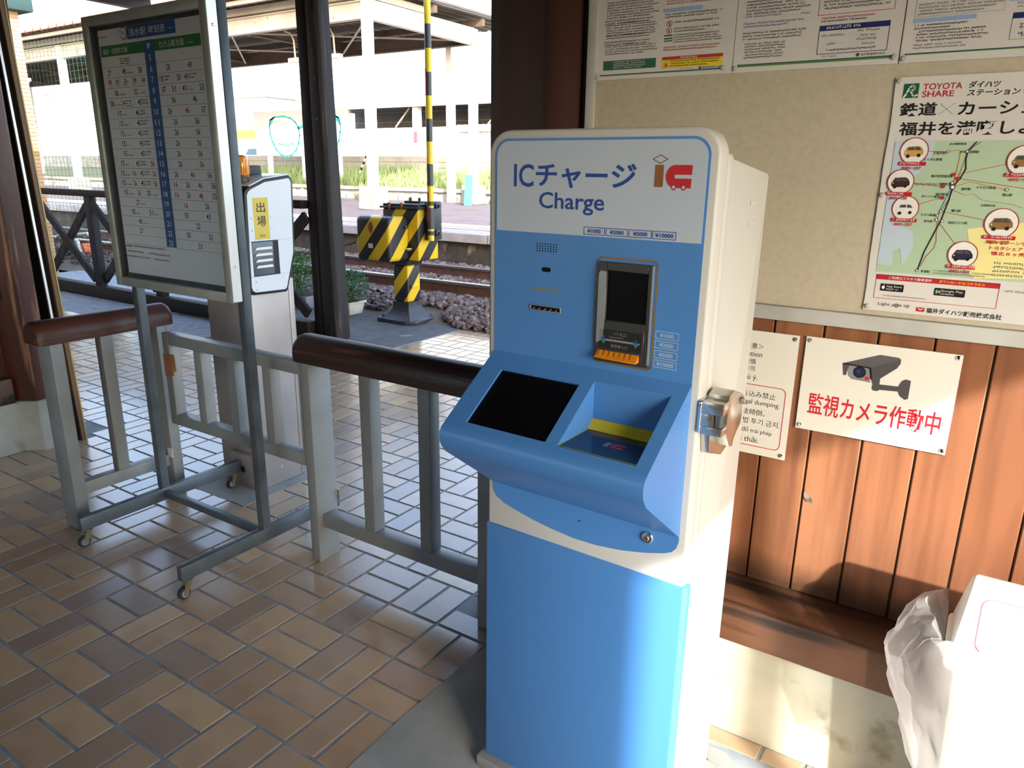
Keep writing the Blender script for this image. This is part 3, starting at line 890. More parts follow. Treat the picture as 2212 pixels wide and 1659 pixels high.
# ------------------------------------------------------------ charging machine (own frame: u along its width, w into its depth)
KT = -0.0324942
KO = Vector((1.2044, 0.02703, 0))
mat('kiosk_blue', '#4d88cf', 0.35, spec=0.4)
mat('kiosk_pale', '#bccbdd', 0.4, spec=0.4)
mat('kiosk_white', '#c9cccb', 0.4, spec=0.4)
mat('kiosk_side', '#bfc3c2', 0.45, spec=0.4)
mat('kiosk_print', '#11439b', 0.45)
mat('kiosk_gold', '#96702c', 0.4, 0.2)
mat('kiosk_brown', '#8a5a22', 0.45)
mat('kiosk_red', '#c11620', 0.45)
mat('kiosk_label', '#a9c4de', 0.45)
mat('screen_glass', '#050608', 0.45, spec=0.15)
mat('black_plastic', '#1c1c1e', 0.4)
mat('dark_grey_plastic', '#37383a', 0.35)
mat('silver_plastic', '#9b9fa2', 0.35, 0.4)
mat('orange_plastic', '#e08a18', 0.35)
mat('yellow_strip', '#cdbf2a', 0.4)
mat('reader_glass', '#0c1c4a', 0.12, spec=0.6)
mat('reader_logo_white', '#7d8cab', 0.3)
mat('reader_logo_red', '#a8304a', 0.3)
k = thing('charging_machine', 'tall blue and white card charging machine with sloping console, standing on the concrete pad', 'machine', KO, rot=KT, local=True)
kw = MATS['kiosk_white']
MB().prism(rrect(-0.015, 0.487, 0.035, 1.629, 0.05, 8, (0, 0, 1, 1)), 'y', 0.0, 0.045).build('door_shell', kw, k, bevel=0.006, seg=3)
MB().prism(rrect(-0.012, 0.4855, 0.03, 1.585, 0.01, 3, (0, 0, 1, 1)), 'y', 0.0465, 0.074).build('inner_frame', kw, k, bevel=0.003)
MB().prism([(0.0745, 0.03), (0.325, 0.03), (0.325, 1.545), (0.318, 1.550), (0.0745, 1.578)], 'x', -0.004, 0.4785).build('rear_cabinet', MATS['kiosk_side'], k, bevel=0.004)
box('base_plate', MATS['concrete_pad'], k, -0.035, 0.515, -0.022, 0.33, 0.0015, 0.0345, bevel=0.004)
for z in (1.492, 1.452):
    MB().box(0.4785, 0.4805, 0.215, 0.262, z - 0.005, z + 0.005).build('vent_louvre', MATS['kiosk_side'], k, bevel=0.0008)
# blue facing with rounded top, notched for the bill unit only by lying behind it
MB().prism(rrect(0.001, 0.470, 1.158, 1.612, 0.034, 8, (0, 0, 1, 1)), 'y', -0.0012, 0.001).build('front_facing', MATS['kiosk_blue'], k)
MB().prism(rrect(0.006, 0.465, 1.4255, 1.607, 0.030, 8, (0, 0, 1, 1)), 'y', -0.0020, -0.0010).build('title_panel', MATS['kiosk_pale'], k)
# lower service door wraps round the right edge
MB().prism([(-0.0145, -0.006), (0.490, -0.006), (0.4975, 0.003), (0.4975, 0.02), (-0.0145, 0.02)], 'z', 0.043, 0.727).build('lower_door', MATS['kiosk_blue'], k, bevel=0.0015)
# belly below the console
bel = [(0.001, 0.862), (0.001, 0.832), (0.004, 0.815), (0.012, 0.803), (0.035, 0.790), (0.07, 0.7805), (0.119, 0.770), (0.17, 0.7625), (0.228, 0.757), (0.285, 0.7585), (0.343, 0.7655), (0.40, 0.778), (0.442, 0.791), (0.458, 0.799), (0.467, 0.810), (0.471, 0.825), (0.4705, 0.862)]
MB().prism(bel, 'y', -0.0025, 0.002).build('belly_panel', MATS['kiosk_blue'], k)
# console
SW, SZ = -0.195 / 0.2372, -0.135 / 0.2372
def sl(s_, d=0.0):
    return (SW * s_ + SZ * d, 1.160 + SZ * s_ - SW * d)     # point on the sloping face, d outwards
nose = [sl(0.226)]
nc = (-0.168, 0.998)
for a in (150, 175, 200, 225, 240):
    pass
prof = [(0.0, 1.160), (-0.183, 1.0335), (-0.190, 1.0275), (-0.1945, 1.019), (-0.196, 1.008), (-0.1945, 0.996), (-0.190, 0.986), (-0.183, 0.9765), (-0.176, 0.9685), (0.0, 0.835)]
UL, UR = 0.0015, 0.4705
c = MB()
ub = [UL, 0.0515, 0.2475, 0.2755, 0.4425, UR]
sb = [0.0, 0.036, 0.0515, 0.2055, 0.2075, 0.2226]
for i in range(5):
    for j in range(5):
        if i == 1 and j == 2:
            continue
        if i == 3 and 1 <= j <= 3:
            continue
        q = []
        for a, b_ in ((i, j), (i, j + 1), (i + 1, j + 1), (i + 1, j)):
            ww, zz = sl(sb[b_])
            q.append((ub[a], ww, zz))
        c.add(q, [(0, 1, 2, 3)])
for a, b_ in zip(prof[1:], prof[2:]):
    c.add([(UL, a[0], a[1]), (UL, b_[0], b_[1]), (UR, b_[0], b_[1]), (UR, a[0], a[1])], [(0, 1, 2, 3)])
for uu in (UL, UR):
    c.add([(uu, a, b_) for a, b_ in prof], [tuple(range(len(prof)))])
# screen well
w0 = [(0.0515, 0.0515), (0.2475, 0.0515), (0.2475, 0.2055), (0.0515, 0.2055)]
for a, b_ in zip(w0, w0[1:] + w0[:1]):
    pa, pb, qa, qb = sl(a[1]), sl(b_[1]), sl(a[1], -0.005), sl(b_[1], -0.005)
    c.add([(a[0], *pa), (b_[0], *pb), (b_[0], *qb), (a[0], *qa)], [(0, 1, 2, 3)])
# card well: upright back wall and side walls
RW, RZ = sl(0.036)
FW, FZ = sl(0.2075)
YZ = 1.060
c.add([(0.2755, RW, RZ), (0.4425, RW, RZ), (0.4425, RW, YZ), (0.2755, RW, YZ)], [(0, 1, 2, 3)])
for uu in (0.2755, 0.4425):
    c.add([(uu, RW, RZ), (uu, FW, FZ), (uu, RW, FZ)], [(0, 1, 2)])
con = c.build('console', MATS['kiosk_blue'], k, smooth=True)
bm = bmesh.new()
bm.from_mesh(con.data)
bmesh.ops.remove_doubles(bm, verts=bm.verts, dist=0.00005)
bmesh.ops.recalc_face_normals(bm, faces=bm.faces)
for ed in bm.edges:
    ed.smooth = len(ed.link_faces) == 2 and ed.calc_face_angle(0) < math.radians(25)
bm.to_mesh(con.data)
bm.free()
mb = MB()
mb.add([(u_, *sl(s_, -0.0045)) for u_, s_ in w0], [(0, 1, 2, 3)])
mb.build('screen', MATS['screen_glass'], k, flip=False)
mb = MB()
mb.add([(0.2755, RW, YZ), (0.4425, RW, YZ), (0.4425, RW - 0.020, FZ + 0.0008), (0.2755, RW - 0.020, FZ + 0.0008)], [(0, 1, 2, 3)])
mb.build('yellow_edge', MATS['yellow_strip'], k, flip=False)
mb = MB().box(0.2757, 0.4423, FW + 0.001, RW, FZ - 0.006, FZ)
rd = mb.build('card_reader', MATS['reader_glass'], k)
RP = Plane((0, 0, FZ), (1, 0, 0), (0, 1, 0))
mb = MB()
RP.frame(mb, 0.276, 0.442, FW + 0.002, RW - 0.019, 0.0022, 0.0004)
mb.build('yellow_border', MATS['yellow_strip'], rd, flip=False)

def ic_logo(pl, mi, mc, md, mw, a, b, s_, d):
    """diamond, brown bar, red C on wheels; s_ is the bar height"""
    if md is not None:
        pl.line(md, [(a - 0.14 * s_, b + 1.25 * s_), (a + 0.235 * s_, b + 1.44 * s_), (a + 0.60 * s_, b + 1.25 * s_), (a + 0.235 * s_, b + 1.06 * s_)], 0.04 * s_, d, True)
    pl.poly(mi, rrect(a, a + 0.43 * s_, b, b + s_, 0.04 * s_, 3), d)
    o = a + 0.55 * s_
    body = [(1.26, 1.0), (0.45, 1.0)]
    for t in range(0, 181, 15):
        body.append((0.46 - 0.46 * math.sin(math.radians(t)), 0.49 + 0.51 * math.cos(math.radians(t))))
    body += [(0.46, -0.02), (1.23, -0.02), (1.25, 0.02), (1.26, 0.40), (0.52, 0.40)]
    for t in range(0, 181, 30):
        body.append((0.50 - 0.07 * math.sin(math.radians(t)), 0.485 - 0.085 * math.cos(math.radians(t))))
    body += [(0.52, 0.57), (1.27, 0.57)]
    # two lobes joined at the back, built from strips so every face stays simple
    n = len(body)
    outer = [(o + x * s_, b + y * s_) for x, y in body]
    top = [p for p in outer if p[1] >= b + 0.485 * s_]
    mcv = [((o + (0.46 - 0.46 * math.sin(t)) * s_), (b + (0.49 + 0.51 * math.cos(t)) * s_)) for t in [math.radians(x) for x in range(0, 181, 15)]]
    inn = [((o + (0.52 - 0.09 * math.sin(t)) * s_), (b + (0.485 + 0.085 * math.cos(t)) * s_)) for t in [math.radians(x) for x in range(0, 181, 15)]]
    for i in range(12):
        pl.poly(mc, [mcv[i], mcv[i + 1], inn[i + 1], inn[i]], d)
    pl.poly(mc, [mcv[0], inn[0], (o + 1.27 * s_, b + 0.57 * s_), (o + 1.27 * s_, b + 1.0 * s_)], d)
    pl.poly(mc, [mcv[12], (o + 1.25 * s_, b - 0.02 * s_), (o + 1.26 * s_, b + 0.40 * s_), inn[12]], d)
    if mw is not None:
        for x in (0.42, 0.90):
            pl.disc(mc, o + x * s_, b - 0.0 * s_, 0.125 * s_, d * 1.2, 18)
            pl.disc(mw, o + x * s_, b + 0.01 * s_, 0.075 * s_, d * 1.6, 16)

mi, mc = MB(), MB()
ic_logo(RP, mi, mc, None, None, 0.345, -0.118, 0.024, 0.0005)
mi.build('logo_bar', MATS['reader_logo_white'], rd, flip=False)
mc.build('logo_car', MATS['reader_logo_red'], rd, flip=False)
# title print
KP = Plane((0, -0.0022, 0), (1, 0, 0), (0, 0, 1))
t_ = MB()
KP.text(t_, 'IC', 0.050, 1.5165, 0.0455, 0.0003, width=0.049, bold=0.014)
KP.text(t_, 'チャージ', 0.1045, 1.5165, 0.0475, 0.0003, width=0.2245, bold=0.022)
KP.text(t_, 'Charge', 0.1135, 1.4655, 0.0425, 0.0003, width=0.1505, bold=0.012)
for x0, st in ((0.2205, '¥1000'), (0.2705, '¥2000'), (0.3200, '¥5000'), (0.3690, '¥10000')):
    KP.frame(t_, x0, x0 + 0.0475, 1.4285, 1.4435, 0.0013, 0.0003)
    KP.text(t_, st, x0 + 0.0237, 1.4320, 0.0080, 0.0003, width=0.030 if len(st) < 6 else 0.037, align='c', bold=0.025)
t_.build('title_lettering', MATS['kiosk_print'], k, flip=False)
mi, mc, md, mw = MB(), MB(), MB(), MB()
ic_logo(KP, mi, mc, md, mw, 0.3660, 1.5230, 0.0395, 0.0003)
mi.build('logo_bar', MATS['kiosk_brown'], k, flip=False)
md.build('logo_diamond', MATS['kiosk_brown'], k, flip=False)
mc.build('logo_car', MATS['kiosk_red'], k, flip=False)
mw.build('logo_wheels', MATS['kiosk_pale'], k, flip=False)
KB = Plane((0, -0.0014, 0), (1, 0, 0), (0, 0, 1))
t_ = MB()
for z0, st in ((1.2395, '¥1000'), (1.2205, '¥2000'), (1.2010, '¥5000'), (1.1820, '¥10000')):
    KB.frame(t_, 0.3885, 0.4365, z0, z0 + 0.0155, 0.0013, 0.0003)
    KB.text(t_, st, 0.4125, z0 + 0.0038, 0.0080, 0.0003, width=0.029 if len(st) < 6 else 0.036, align='c', bold=0.025)
t_.build('price_lettering', MATS['kiosk_label'], k, flip=False)
t_ = MB()
KB.line(t_, rrect(0.2545, 0.3845, 1.1735, 1.3865, 0.012, 6), 0.0032, 0.0003, True)
t_.build('gold_outline', MATS['kiosk_gold'], k, flip=False)
t_ = MB()
for i in range(8):
    for j in range(4):
        KB.disc(t_, 0.1105 + i * 0.0068, 1.389 + j * 0.0048, 0.00145, 0.0003, 8)
t_.build('speaker_holes', MATS['screen_glass'], k, flip=False)
t_ = MB()
KB.poly(t_, rrect(0.1235, 0.1455, 1.3460, 1.3555, 0.0046, 5), 0.0003)
t_.build('sensor_window', MATS['screen_glass'], k, flip=False)
t_ = MB()
t_.prism(rrect(0.096, 0.1735, 1.3050, 1.3112, 0.003, 4), 'y', -0.0024, -0.0010)
t_.build('card_slot', MATS['wheel_grey'], k)
t_ = MB()
for q in ((0.0975, 0.1735, 1.2625, 1.2643), (0.0975, 0.1735, 1.2728, 1.2746), (0.0975, 0.0992, 1.2643, 1.2728), (0.1718, 0.1735, 1.2643, 1.2728)):
    t_.box(q[0], q[1], -0.0045, -0.001, q[2], q[3])
rs = t_.build('receipt_slot', MATS['silver_plastic'], k, bevel=0.0004, seg=1)
t_ = MB()
t_.box(0.0992, 0.1718, -0.0020, -0.0010, 1.2643, 1.2728)
t_.build('slot_mouth', MATS['screen_glass'], rs)
t_ = MB()
for i in range(5):
    KB.poly(t_, [(0.102 + i * 0.014, 1.2643), (0.105 + i * 0.014, 1.2643), (0.110 + i * 0.014, 1.2690), (0.107 + i * 0.014, 1.2690)], 0.0012)
t_.build('slot_teeth', MATS['silver_plastic'], rs, flip=False)
# bill unit
bz = MB()
for q in ((0.263, 0.281, 1.178, 1.3795), (0.3695, 0.3785, 1.178, 1.3795), (0.281, 0.3695, 1.3625, 1.3795), (0.281, 0.3695, 1.178, 1.264)):
    bz.box(q[0], q[1], -0.010, -0.0012, q[2], q[3])
bu = bz.build('bill_unit', MATS['dark_grey_plastic'], k, bevel=0.0012, seg=1)
box('bill_window', MATS['screen_glass'], bu, 0.281, 0.3695, -0.003, -0.0013, 1.264, 1.3625)
MB().prism([(0.264, 1.215), (0.280, 1.225), (0.2805, 1.36), (0.268, 1.362), (0.264, 1.355)], 'y', -0.0112, -0.0099).build('silver_cheek', MATS['silver_plastic'], bu)
box('right_cheek', MATS['silver_plastic'], bu, 0.3775, 0.3795, -0.0105, -0.004, 1.185, 1.378)
box('label_plate', MATS['black_plastic'], bu, 0.2715, 0.3635, -0.0112, -0.0099, 1.2065, 1.2455)
BP = Plane((0, -0.0113, 0), (1, 0, 0), (0, 0, 1))
t_ = MB()
BP.text(t_, 'つり札口', 0.3165, 1.2350, 0.0070, 0.0002, width=0.031, align='c')
BP.micro(t_, 0.294, 0.340, 1.2325, 1, 0.004, 0.0002, rq)
BP.rect(t_, 0.274, 0.361, 1.2225, 1.2265, 0.0002)
BP.text(t_, '紙幣挿入口', 0.3165, 1.2100, 0.0070, 0.0002, width=0.036, align='c')
t_.build('label_lettering', MATS['silver_plastic'], bu, flip=False)
t_ = MB()
t2_ = MB()
for x in (0.282, 0.353):
    BP.poly(t_, [(x - 0.006, 1.2247), (x + 0.006, 1.2247), (x, 1.2335)], 0.0004)
    BP.poly(t2_, [(x - 0.006, 1.2240), (x, 1.2155), (x + 0.006, 1.2240)], 0.0004)
mat('mark_blue', '#1f3fae', 0.4)
mat('mark_green', '#1f8f4d', 0.4)
t_.build('blue_arrows', MATS['mark_blue'], bu, flip=False)
t2_.build('green_arrows', MATS['mark_green'], bu, flip=False)
lip = MB()
lip.prism([(-0.012, 1.203), (-0.020, 1.1935), (-0.026, 1.1905), (-0.028, 1.1885), (-0.026, 1.187), (-0.0105, 1.187)], 'x', 0.2690, 0.3615)
lp = lip.build('bill_lip', MATS['orange_plastic'], bu, bevel=0.001, seg=1)
t_ = MB()
for i in range(7):
    x = 0.274 + i * 0.0118
    t_.prism([(-0.0135, 1.2030), (-0.0208, 1.1943), (-0.0205, 1.1936), (-0.0130, 1.2024)], 'x', x, x + 0.002)
t_.build('lip_ribs', MATS['kiosk_gold'], lp)
# key lock, pin hole
kl = MB().lathe((0.4035, -0.0025, 0.8165), [(0.0130, 0.0), (0.0130, -0.004), (0.0115, -0.0055), (0.007, -0.0058)], 20, 'y').build('key_lock', MATS['chrome'], k, smooth=True)
MB().lathe((0.4035, -0.0083, 0.8165), [(0.0062, 0.0), (0.0062, -0.0025), (0.005, -0.0035)], 14, 'y').build('lock_core', MATS['zinc'], kl)
box('key_slit', MATS['black_gap'], kl, 0.4005, 0.4065, -0.0122, -0.0115, 0.8155, 0.8175)
MB().lathe((0.239, -0.0025, 0.804), [(0.0022, 0.0), (0.0022, -0.0005)], 8, 'y').build('pin_hole', MATS['screen_glass'], k)
# hasp lock on the right flank
hs = MB().prism(rrect(-0.004, 0.085, 1.066, 1.133, 0.006, 3), 'x', 0.4875, 0.4935).build('hasp', MATS['chrome'], k, bevel=0.001, seg=1)
sat = mat('satin_steel', '#c9c4ba', 0.26, 0.9)
fr = MB()
fr.box(0.4935, 0.536, -0.002, 0.030, 1.0665, 1.0820)
fr.box(0.4935, 0.536, -0.002, 0.030, 1.1080, 1.1320)
fr.box(0.4935, 0.5165, -0.002, 0.030, 1.0820, 1.1080)
fr.build('lock_front', sat, hs, bevel=0.0015)
MB().lathe((0.526, 0.012, 0.0), [(0.009, 1.083), (0.009, 1.107)], 14, 'z').build('lock_barrel', MATS['stand_steel'], hs, smooth=True)
pb = [(0.031, 1.066), (0.031, 1.140), (0.060, 1.146), (0.112, 1.128), (0.126, 1.118), (0.128, 1.106), (0.120, 1.100), (0.124, 1.080), (0.118, 1.062), (0.098, 1.050), (0.085, 1.040), (0.078, 1.024), (0.060, 1.030)]
MB().prism(pb, 'x', 0.4935, 0.5345).build('lock_body', sat, hs, bevel=0.002)
MB().prism([(0.020, 1.066), (0.118, 1.066), (0.136, 1.050), (0.132, 1.000), (0.102, 0.992), (0.030, 1.018)], 'x', 0.4880, 0.5060).build('lock_back', sat, hs, bevel=0.002)
MB().lathe((0.532, 0.116, 1.112), [(0.008, 0.0), (0.008, 0.006), (0.004, 0.007)], 12, 'x').build('lock_rivet', MATS['chrome'], hs)

# ------------------------------------------------------------ railings and gate
def rail_wood(t, name, p0, p1, half, z0, z1, material):
    """half-round rail: flat underside, arched top"""
    sec = []
    for i in range(11):
        a = math.pi * i / 10
        sec.append((half * math.cos(a) * (1.0 if i in (0, 10) else 1), z0 + 0.034 + (z1 - z0 - 0.034) * math.sin(a)))
    sec = [(half * 0.97, z0)] + sec + [(-half * 0.97, z0)]
    p0, p1 = Vector(p0), Vector(p1)
    d = (p1 - p0).normalized()
    sd = Vector((-d.y, d.x, 0))
    vs = []
    n = len(sec)
    for t_, k_ in ((0, 0.88), (0.010, 0.97), (0.022, 1.0), ((p1 - p0).length - 0.022, 1.0), ((p1 - p0).length - 0.010, 0.97), ((p1 - p0).length, 0.88)):
        for a, z in sec:
            q = p0 + d * t_ + sd * a * k_
            zz = z0 + 0.02 + (z - z0 - 0.02) * k_
            vs.append((q.x, q.y, zz))
    fs = []
    for r in range(5):
        for i in range(n):
            fs.append((r * n + i, r * n + (i + 1) % n, (r + 1) * n + (i + 1) % n, (r + 1) * n + i))
    fs += [tuple(range(n)), tuple(range(6 * n - 1, 5 * n - 1, -1))]
    mb = MB()
    mb.add(vs, fs)
    return mb.build(name, material, t, smooth=True)

gp = MATS['grey_paint']
r1 = thing('railing', 'grey steel railing with brown timber handrail running up to the charging machine', 'railing', (0.42, 0.57, 0))
pst = box('post', gp, r1, -0.029, 0.019, 0.515, 0.625, 0.0, 0.838, bevel=0.004)
box('post', gp, r1, 0.806, 0.856, 0.515, 0.625, 0.0015, 0.838, bevel=0.004)
box('baluster', gp, r1, 0.252, 0.304, 0.543, 0.600, 0.2055, 0.838, bevel=0.003)
box('baluster', gp, r1, 0.530, 0.582, 0.543, 0.600, 0.2055, 0.838, bevel=0.003)
box('bottom_rail', gp, r1, 0.0192, 0.8058, 0.543, 0.600, 0.148, 0.2053, bevel=0.003)
rail_wood(r1, 'handrail', (-0.062, 0.572, 0), (0.862, 0.572, 0), 0.066, 0.8385, 0.940, MATS['handrail_x'])
MB().box(0.0195, 0.031, 0.625, 0.632, 0.245, 0.285).build('bracket', MATS['zinc'], r1)

gt = thing('gate', 'low grey steel gate with four openings between the two railing posts', 'gate', (-0.48, 0.54, 0.41))
g = MB()
gx = [(-0.921, -0.872), (-0.699, -0.648), (-0.475, -0.424), (-0.252, -0.203), (-0.041, -0.032)]
for i, (a, b_) in enumerate(gx):
    box('stile' if i in (0, 4) else 'bar', gp, gt, a, b_, 0.515, 0.565, 0.463 if i not in (0, 4) else 0.412, 0.786 if i not in (0, 4) else 0.8378, bevel=0.0025)
box('top_rail', gp, gt, -0.8718, -0.0412, 0.515, 0.565, 0.7862, 0.8378, bevel=0.0025)
box('lower_rail', gp, gt, -0.8718, -0.0412, 0.515, 0.565, 0.412, 0.4628, bevel=0.0025)
MB().prism([(-0.9225, 0.640), (-0.866, 0.645), (-0.856, 0.650), (-0.852, 0.672), (-0.838, 0.668), (-0.833, 0.676), (-0.838, 0.748), (-0.9225, 0.742)], 'y', 0.5125, 0.5148).build('tape', MATS['brown_tape'], gt)

r2 = thing('railing', 'short grey steel railing with brown timber handrail behind the timetable stand', 'railing', (-1.10, 0.34, 0))
box('post', gp, r2, -1.158, -1.047, 0.107, 0.160, 0.0, 0.838, bevel=0.004)
box('post', gp, r2, -1.158, -1.047, 0.572, 0.625, 0.0, 0.838, bevel=0.004)
box('baluster', gp, r2, -1.118, -1.070, 0.325, 0.378, 0.2055, 0.838, bevel=0.003)
box('bottom_rail', gp, r2, -1.118, -1.070, 0.1602, 0.5718, 0.148, 0.2053, bevel=0.003)
rail_wood(r2, 'handrail', (-1.103, 0.065, 0), (-1.103, 0.655, 0), 0.066, 0.8385, 0.935, MATS['handrail_y'])
box('cable_tie', MATS['sign_plate'], r2, -1.075, -1.040, 0.5685, 0.5715, 0.195, 0.240)

# ------------------------------------------------------------ timetable stand on castors
mat('timetable_paper', '#e0e6ee', 0.5, var=('#d9dfe7', 2, 0.4, 0.7))
mat('timetable_blue', '#2d5f9e', 0.45)
mat('timetable_green', '#2f7d4c', 0.45)
gl = bpy.data.materials.new('clear_sheet')
gl.use_nodes = True
n, L = gl.node_tree.nodes, gl.node_tree.links
n.clear()
tr = n.new('ShaderNodeBsdfTransparent')
tr.inputs[0].default_value = (0.97, 0.98, 0.98, 1)
gs = n.new('ShaderNodeBsdfGlossy')
gs.inputs['Roughness'].default_value = 0.06
fz = n.new('ShaderNodeFresnel')
fz.inputs[0].default_value = 1.45
ms = n.new('ShaderNodeMixShader')
ou = n.new('ShaderNodeOutputMaterial')
L.new(fz.outputs[0], ms.inputs[0]); L.new(tr.outputs[0], ms.inputs[1]); L.new(gs.outputs[0], ms.inputs[2]); L.new(ms.outputs[0], ou.inputs[0])
MATS['clear_sheet'] = gl
ts = thing('timetable_stand', 'wheeled steel stand holding a framed train timetable', 'timetable stand', (-0.55, 0.42, 0))
ss = MATS['stand_steel']
for x0, x1, nm in ((-0.908, -0.878, 'foot_bar'), (-0.213, -0.183, 'foot_bar')):
    box(nm, ss, ts, x0, x1, 0.038, 0.825, 0.076, 0.135, bevel=0.003)
for x0, x1 in ((-0.912, -0.876), (-0.214, -0.178)):
    box('upright', ss, ts, x0 if x0 < -0.5 else x0, x1, 0.405, 0.441, 0.1352, 2.092, bevel=0.002)
box('cross_bar', ss, ts, -0.8776, -0.2134, 0.408, 0.438, 0.094, 0.124, bevel=0.002)
first = None
for x in (-0.893, -0.198):
    for y in (0.065, 0.79):
        if first is None:
            pt = MB().lathe((x, y, 0), [(0.022, 0.0758), (0.022, 0.0725), (0.019, 0.0700), (0.016, 0.066), (0.012, 0.063)], 16, 'z')
            yx = y - 0.018
            for sgn in (-1, 1):
                pt.prism([(y - 0.013, 0.066), (y + 0.012, 0.066), (yx + 0.010, 0.020), (yx, 0.014), (yx - 0.008, 0.022)], 'x', x + sgn * 0.0125 - 0.001, x + sgn * 0.0125 + 0.001)
            ca = pt.build('castor', MATS['zinc'], ts, smooth=True)
            wl = MB().lathe((x, yx, 0.0248), [(0.012, -0.0105), (0.0215, -0.0095), (0.0245, -0.006), (0.0245, 0.006), (0.0215, 0.0095), (0.012, 0.0105)], 20, 'x').build('wheel', MATS['rubber'], ca, smooth=True)
            hb = MB().lathe((x, yx, 0.0248), [(0.004, -0.0112), (0.0155, -0.0108), (0.0155, 0.0108), (0.004, 0.0112)], 16, 'x').build('hub', MATS['wheel_grey'], ca, smooth=True)
            first = (x, y, ca, wl, hb)
        else:
            off = (x - first[0], y - first[1], 0)
            cc = share(first[2], ts, off)
            share(first[3], cc)
            share(first[4], cc)
# framed board
al = MATS['aluminium']
X0, X1, Z0, Z1 = -0.937, -0.178, 1.068, 2.085
fw = 0.036
fb = [('frame_side', X0, X0 + fw, Z0, Z1), ('frame_side', X1 - fw, X1, Z0, Z1), ('frame_rail', X0 + fw + .0002, X1 - fw - .0002, Z1 - fw, Z1), ('frame_rail', X0 + fw + .0002, X1 - fw - .0002, Z0, Z0 + fw)]
for nm, a, b_, c_, d_ in fb:
    o = box(nm, al, ts, a, b_, 0.358, 0.403, c_, d_, bevel=0.003)
box('side_strip', MATS['alu_edge'], ts, X1, X1 + 0.001, 0.362, 0.400, Z0 + 0.004, Z1 - 0.004)
box('back_board', al, ts, X0 + fw - 0.004, X1 - fw + 0.004, 0.390, 0.402, Z0 + fw - 0.004, Z1 - fw + 0.004)
box('inner_lip', MATS['stand_steel'], ts, X0 + fw, X1 - fw, 0.3885, 0.3895, Z0 + fw, Z1 - fw)
tp = box('timetable_sheet', MATS['timetable_paper'], ts, -0.878, -0.226, 0.3840, 0.3880, 1.122, 2.036)
mb = MB()
mb.add([(X0 + fw - 0.003, 0.365, Z0 + fw - 0.003), (X1 - fw + 0.003, 0.365, Z0 + fw - 0.003), (X1 - fw + 0.003, 0.365, Z1 - fw + 0.003), (X0 + fw - 0.003, 0.365, Z1 - fw + 0.003)], [(0, 1, 2, 3)])
mb.build('cover_sheet', gl, ts, flip=False)
for z in (2.0, 1.20):
    MB().lathe((X1 + 0.001, 0.382, z), [(0.005, 0.0), (0.005, 0.002), (0.003, 0.003)], 10, 'x').build('screw', MATS['chrome'], ts)
TP = Plane((0, 0.3839, 0), (1, 0, 0), (0, 0, 1))
# the print was measured on the plane y=0.36; carry it to the sheet along the view from the room
kx = (0.384 + 1.308) / (0.36 + 1.308)
def tx(x): return 2.11718 + (x - 2.11718) * kx
def tz(z): return 1.549 + (z - 1.549) * kx
ink = {}
def I(k_):
    return ink.setdefault(k_, MB())
e = 0.0005
TP.rect(I('timetable_blue'), tx(-0.645), tx(-0.352), tz(1.986), tz(2.0285), e)
TP.text(I('ink_white'), '浅水駅', tx(-0.632), tz(1.994), 0.027, 2 * e, width=0.108, bold=0.01)
TP.text(I('ink_white'), '時刻表', tx(-0.508), tz(1.994), 0.027, 2 * e, width=0.100, bold=0.01)
TP.micro(I('ink_white'), tx(-0.395), tx(-0.358), tz(2.006), 1, 0.007, 2 * e, rq)
TP.disc(I('ink_black'), tx(-0.667), tz(2.009), 0.0225, e, 26)
TP.disc(I('timetable_paper'), tx(-0.667), tz(2.009), 0.0195, 2 * e, 26)
TP.text(I('ink_black'), 'F16', tx(-0.667), tz(2.003), 0.012, 3 * e, align='c')
TP.micro(I('ink_black'), tx(-0.84), tx(-0.765), tz(2.008), 1, 0.011, e, rq)
TP.rect(I('timetable_green'), tx(-0.829), tx(-0.2185), tz(1.937), tz(1.975), e)
TP.text(I('ink_white'), '福井・田原町方面', tx(-0.815), tz(1.944), 0.020, 2 * e, width=0.165, bold=0.01)
TP.text(I('ink_white'), 'たけふ新方面', tx(-0.455), tz(1.944), 0.023, 2 * e, width=0.145, bold=0.01)
TP.micro(I('ink_white'), tx(-0.302), tx(-0.235), tz(1.953), 1, 0.008, 2 * e, rq)
TP.rect(I('timetable_blue'), tx(-0.5475), tx(-0.4865), tz(1.249), tz(1.976), 2 * e)
TP.text(I('ink_white'), '時', tx(-0.517), tz(1.944), 0.023, 3 * e, align='c', bold=0.01)
rows = {5: [(-.70, '52', 'r', 3)],
        6: [(-.79, '27', 'k', 0), (-.692, '48', 'k', 1), (-.591, '58', 'k', 0), (-.418, '28', 'k', 0), (-.292, '49', 'k', 0)],
        7: [(-.795, '08', 'r', 9), (-.745, '18', 'k', 9), (-.690, '26', 'r', 9), (-.632, '38', 'k', 9), (-.575, '49', 'r', 0), (-.466, '18', 'r', 2), (-.362, '30', 'k', 0), (-.318, '49', 'r', 2)],
        8: [(-.760, '08', 'k', 1), (-.632, '32', 'k', 1), (-.455, '07', 'k', 0), (-.397, '31', 'k', 0), (-.336, '41', 'r', 1), (-.238, '53', 'k', 0)],
        9: [(-.797, '06', 'k', 1), (-.722, '24', 'r', 3), (-.615, '45', 'k', 2), (-.405, '06', 'k', 0), (-.282, '46', 'k', 0)],
        10: [(-.755, '15', 'k', 1), (-.637, '46', 'k', 2), (-.435, '26', 'k', 0), (-.332, '46', 'r', 0), (-.240, '57', 'k', 0)]}
for h in range(11, 15):
    rows[h] = [(-.752, '15', 'k', 1), (-.636, '45', 'k', 2), (-.408, '26', 'k', 0), (-.282, '56', 'k', 0)]
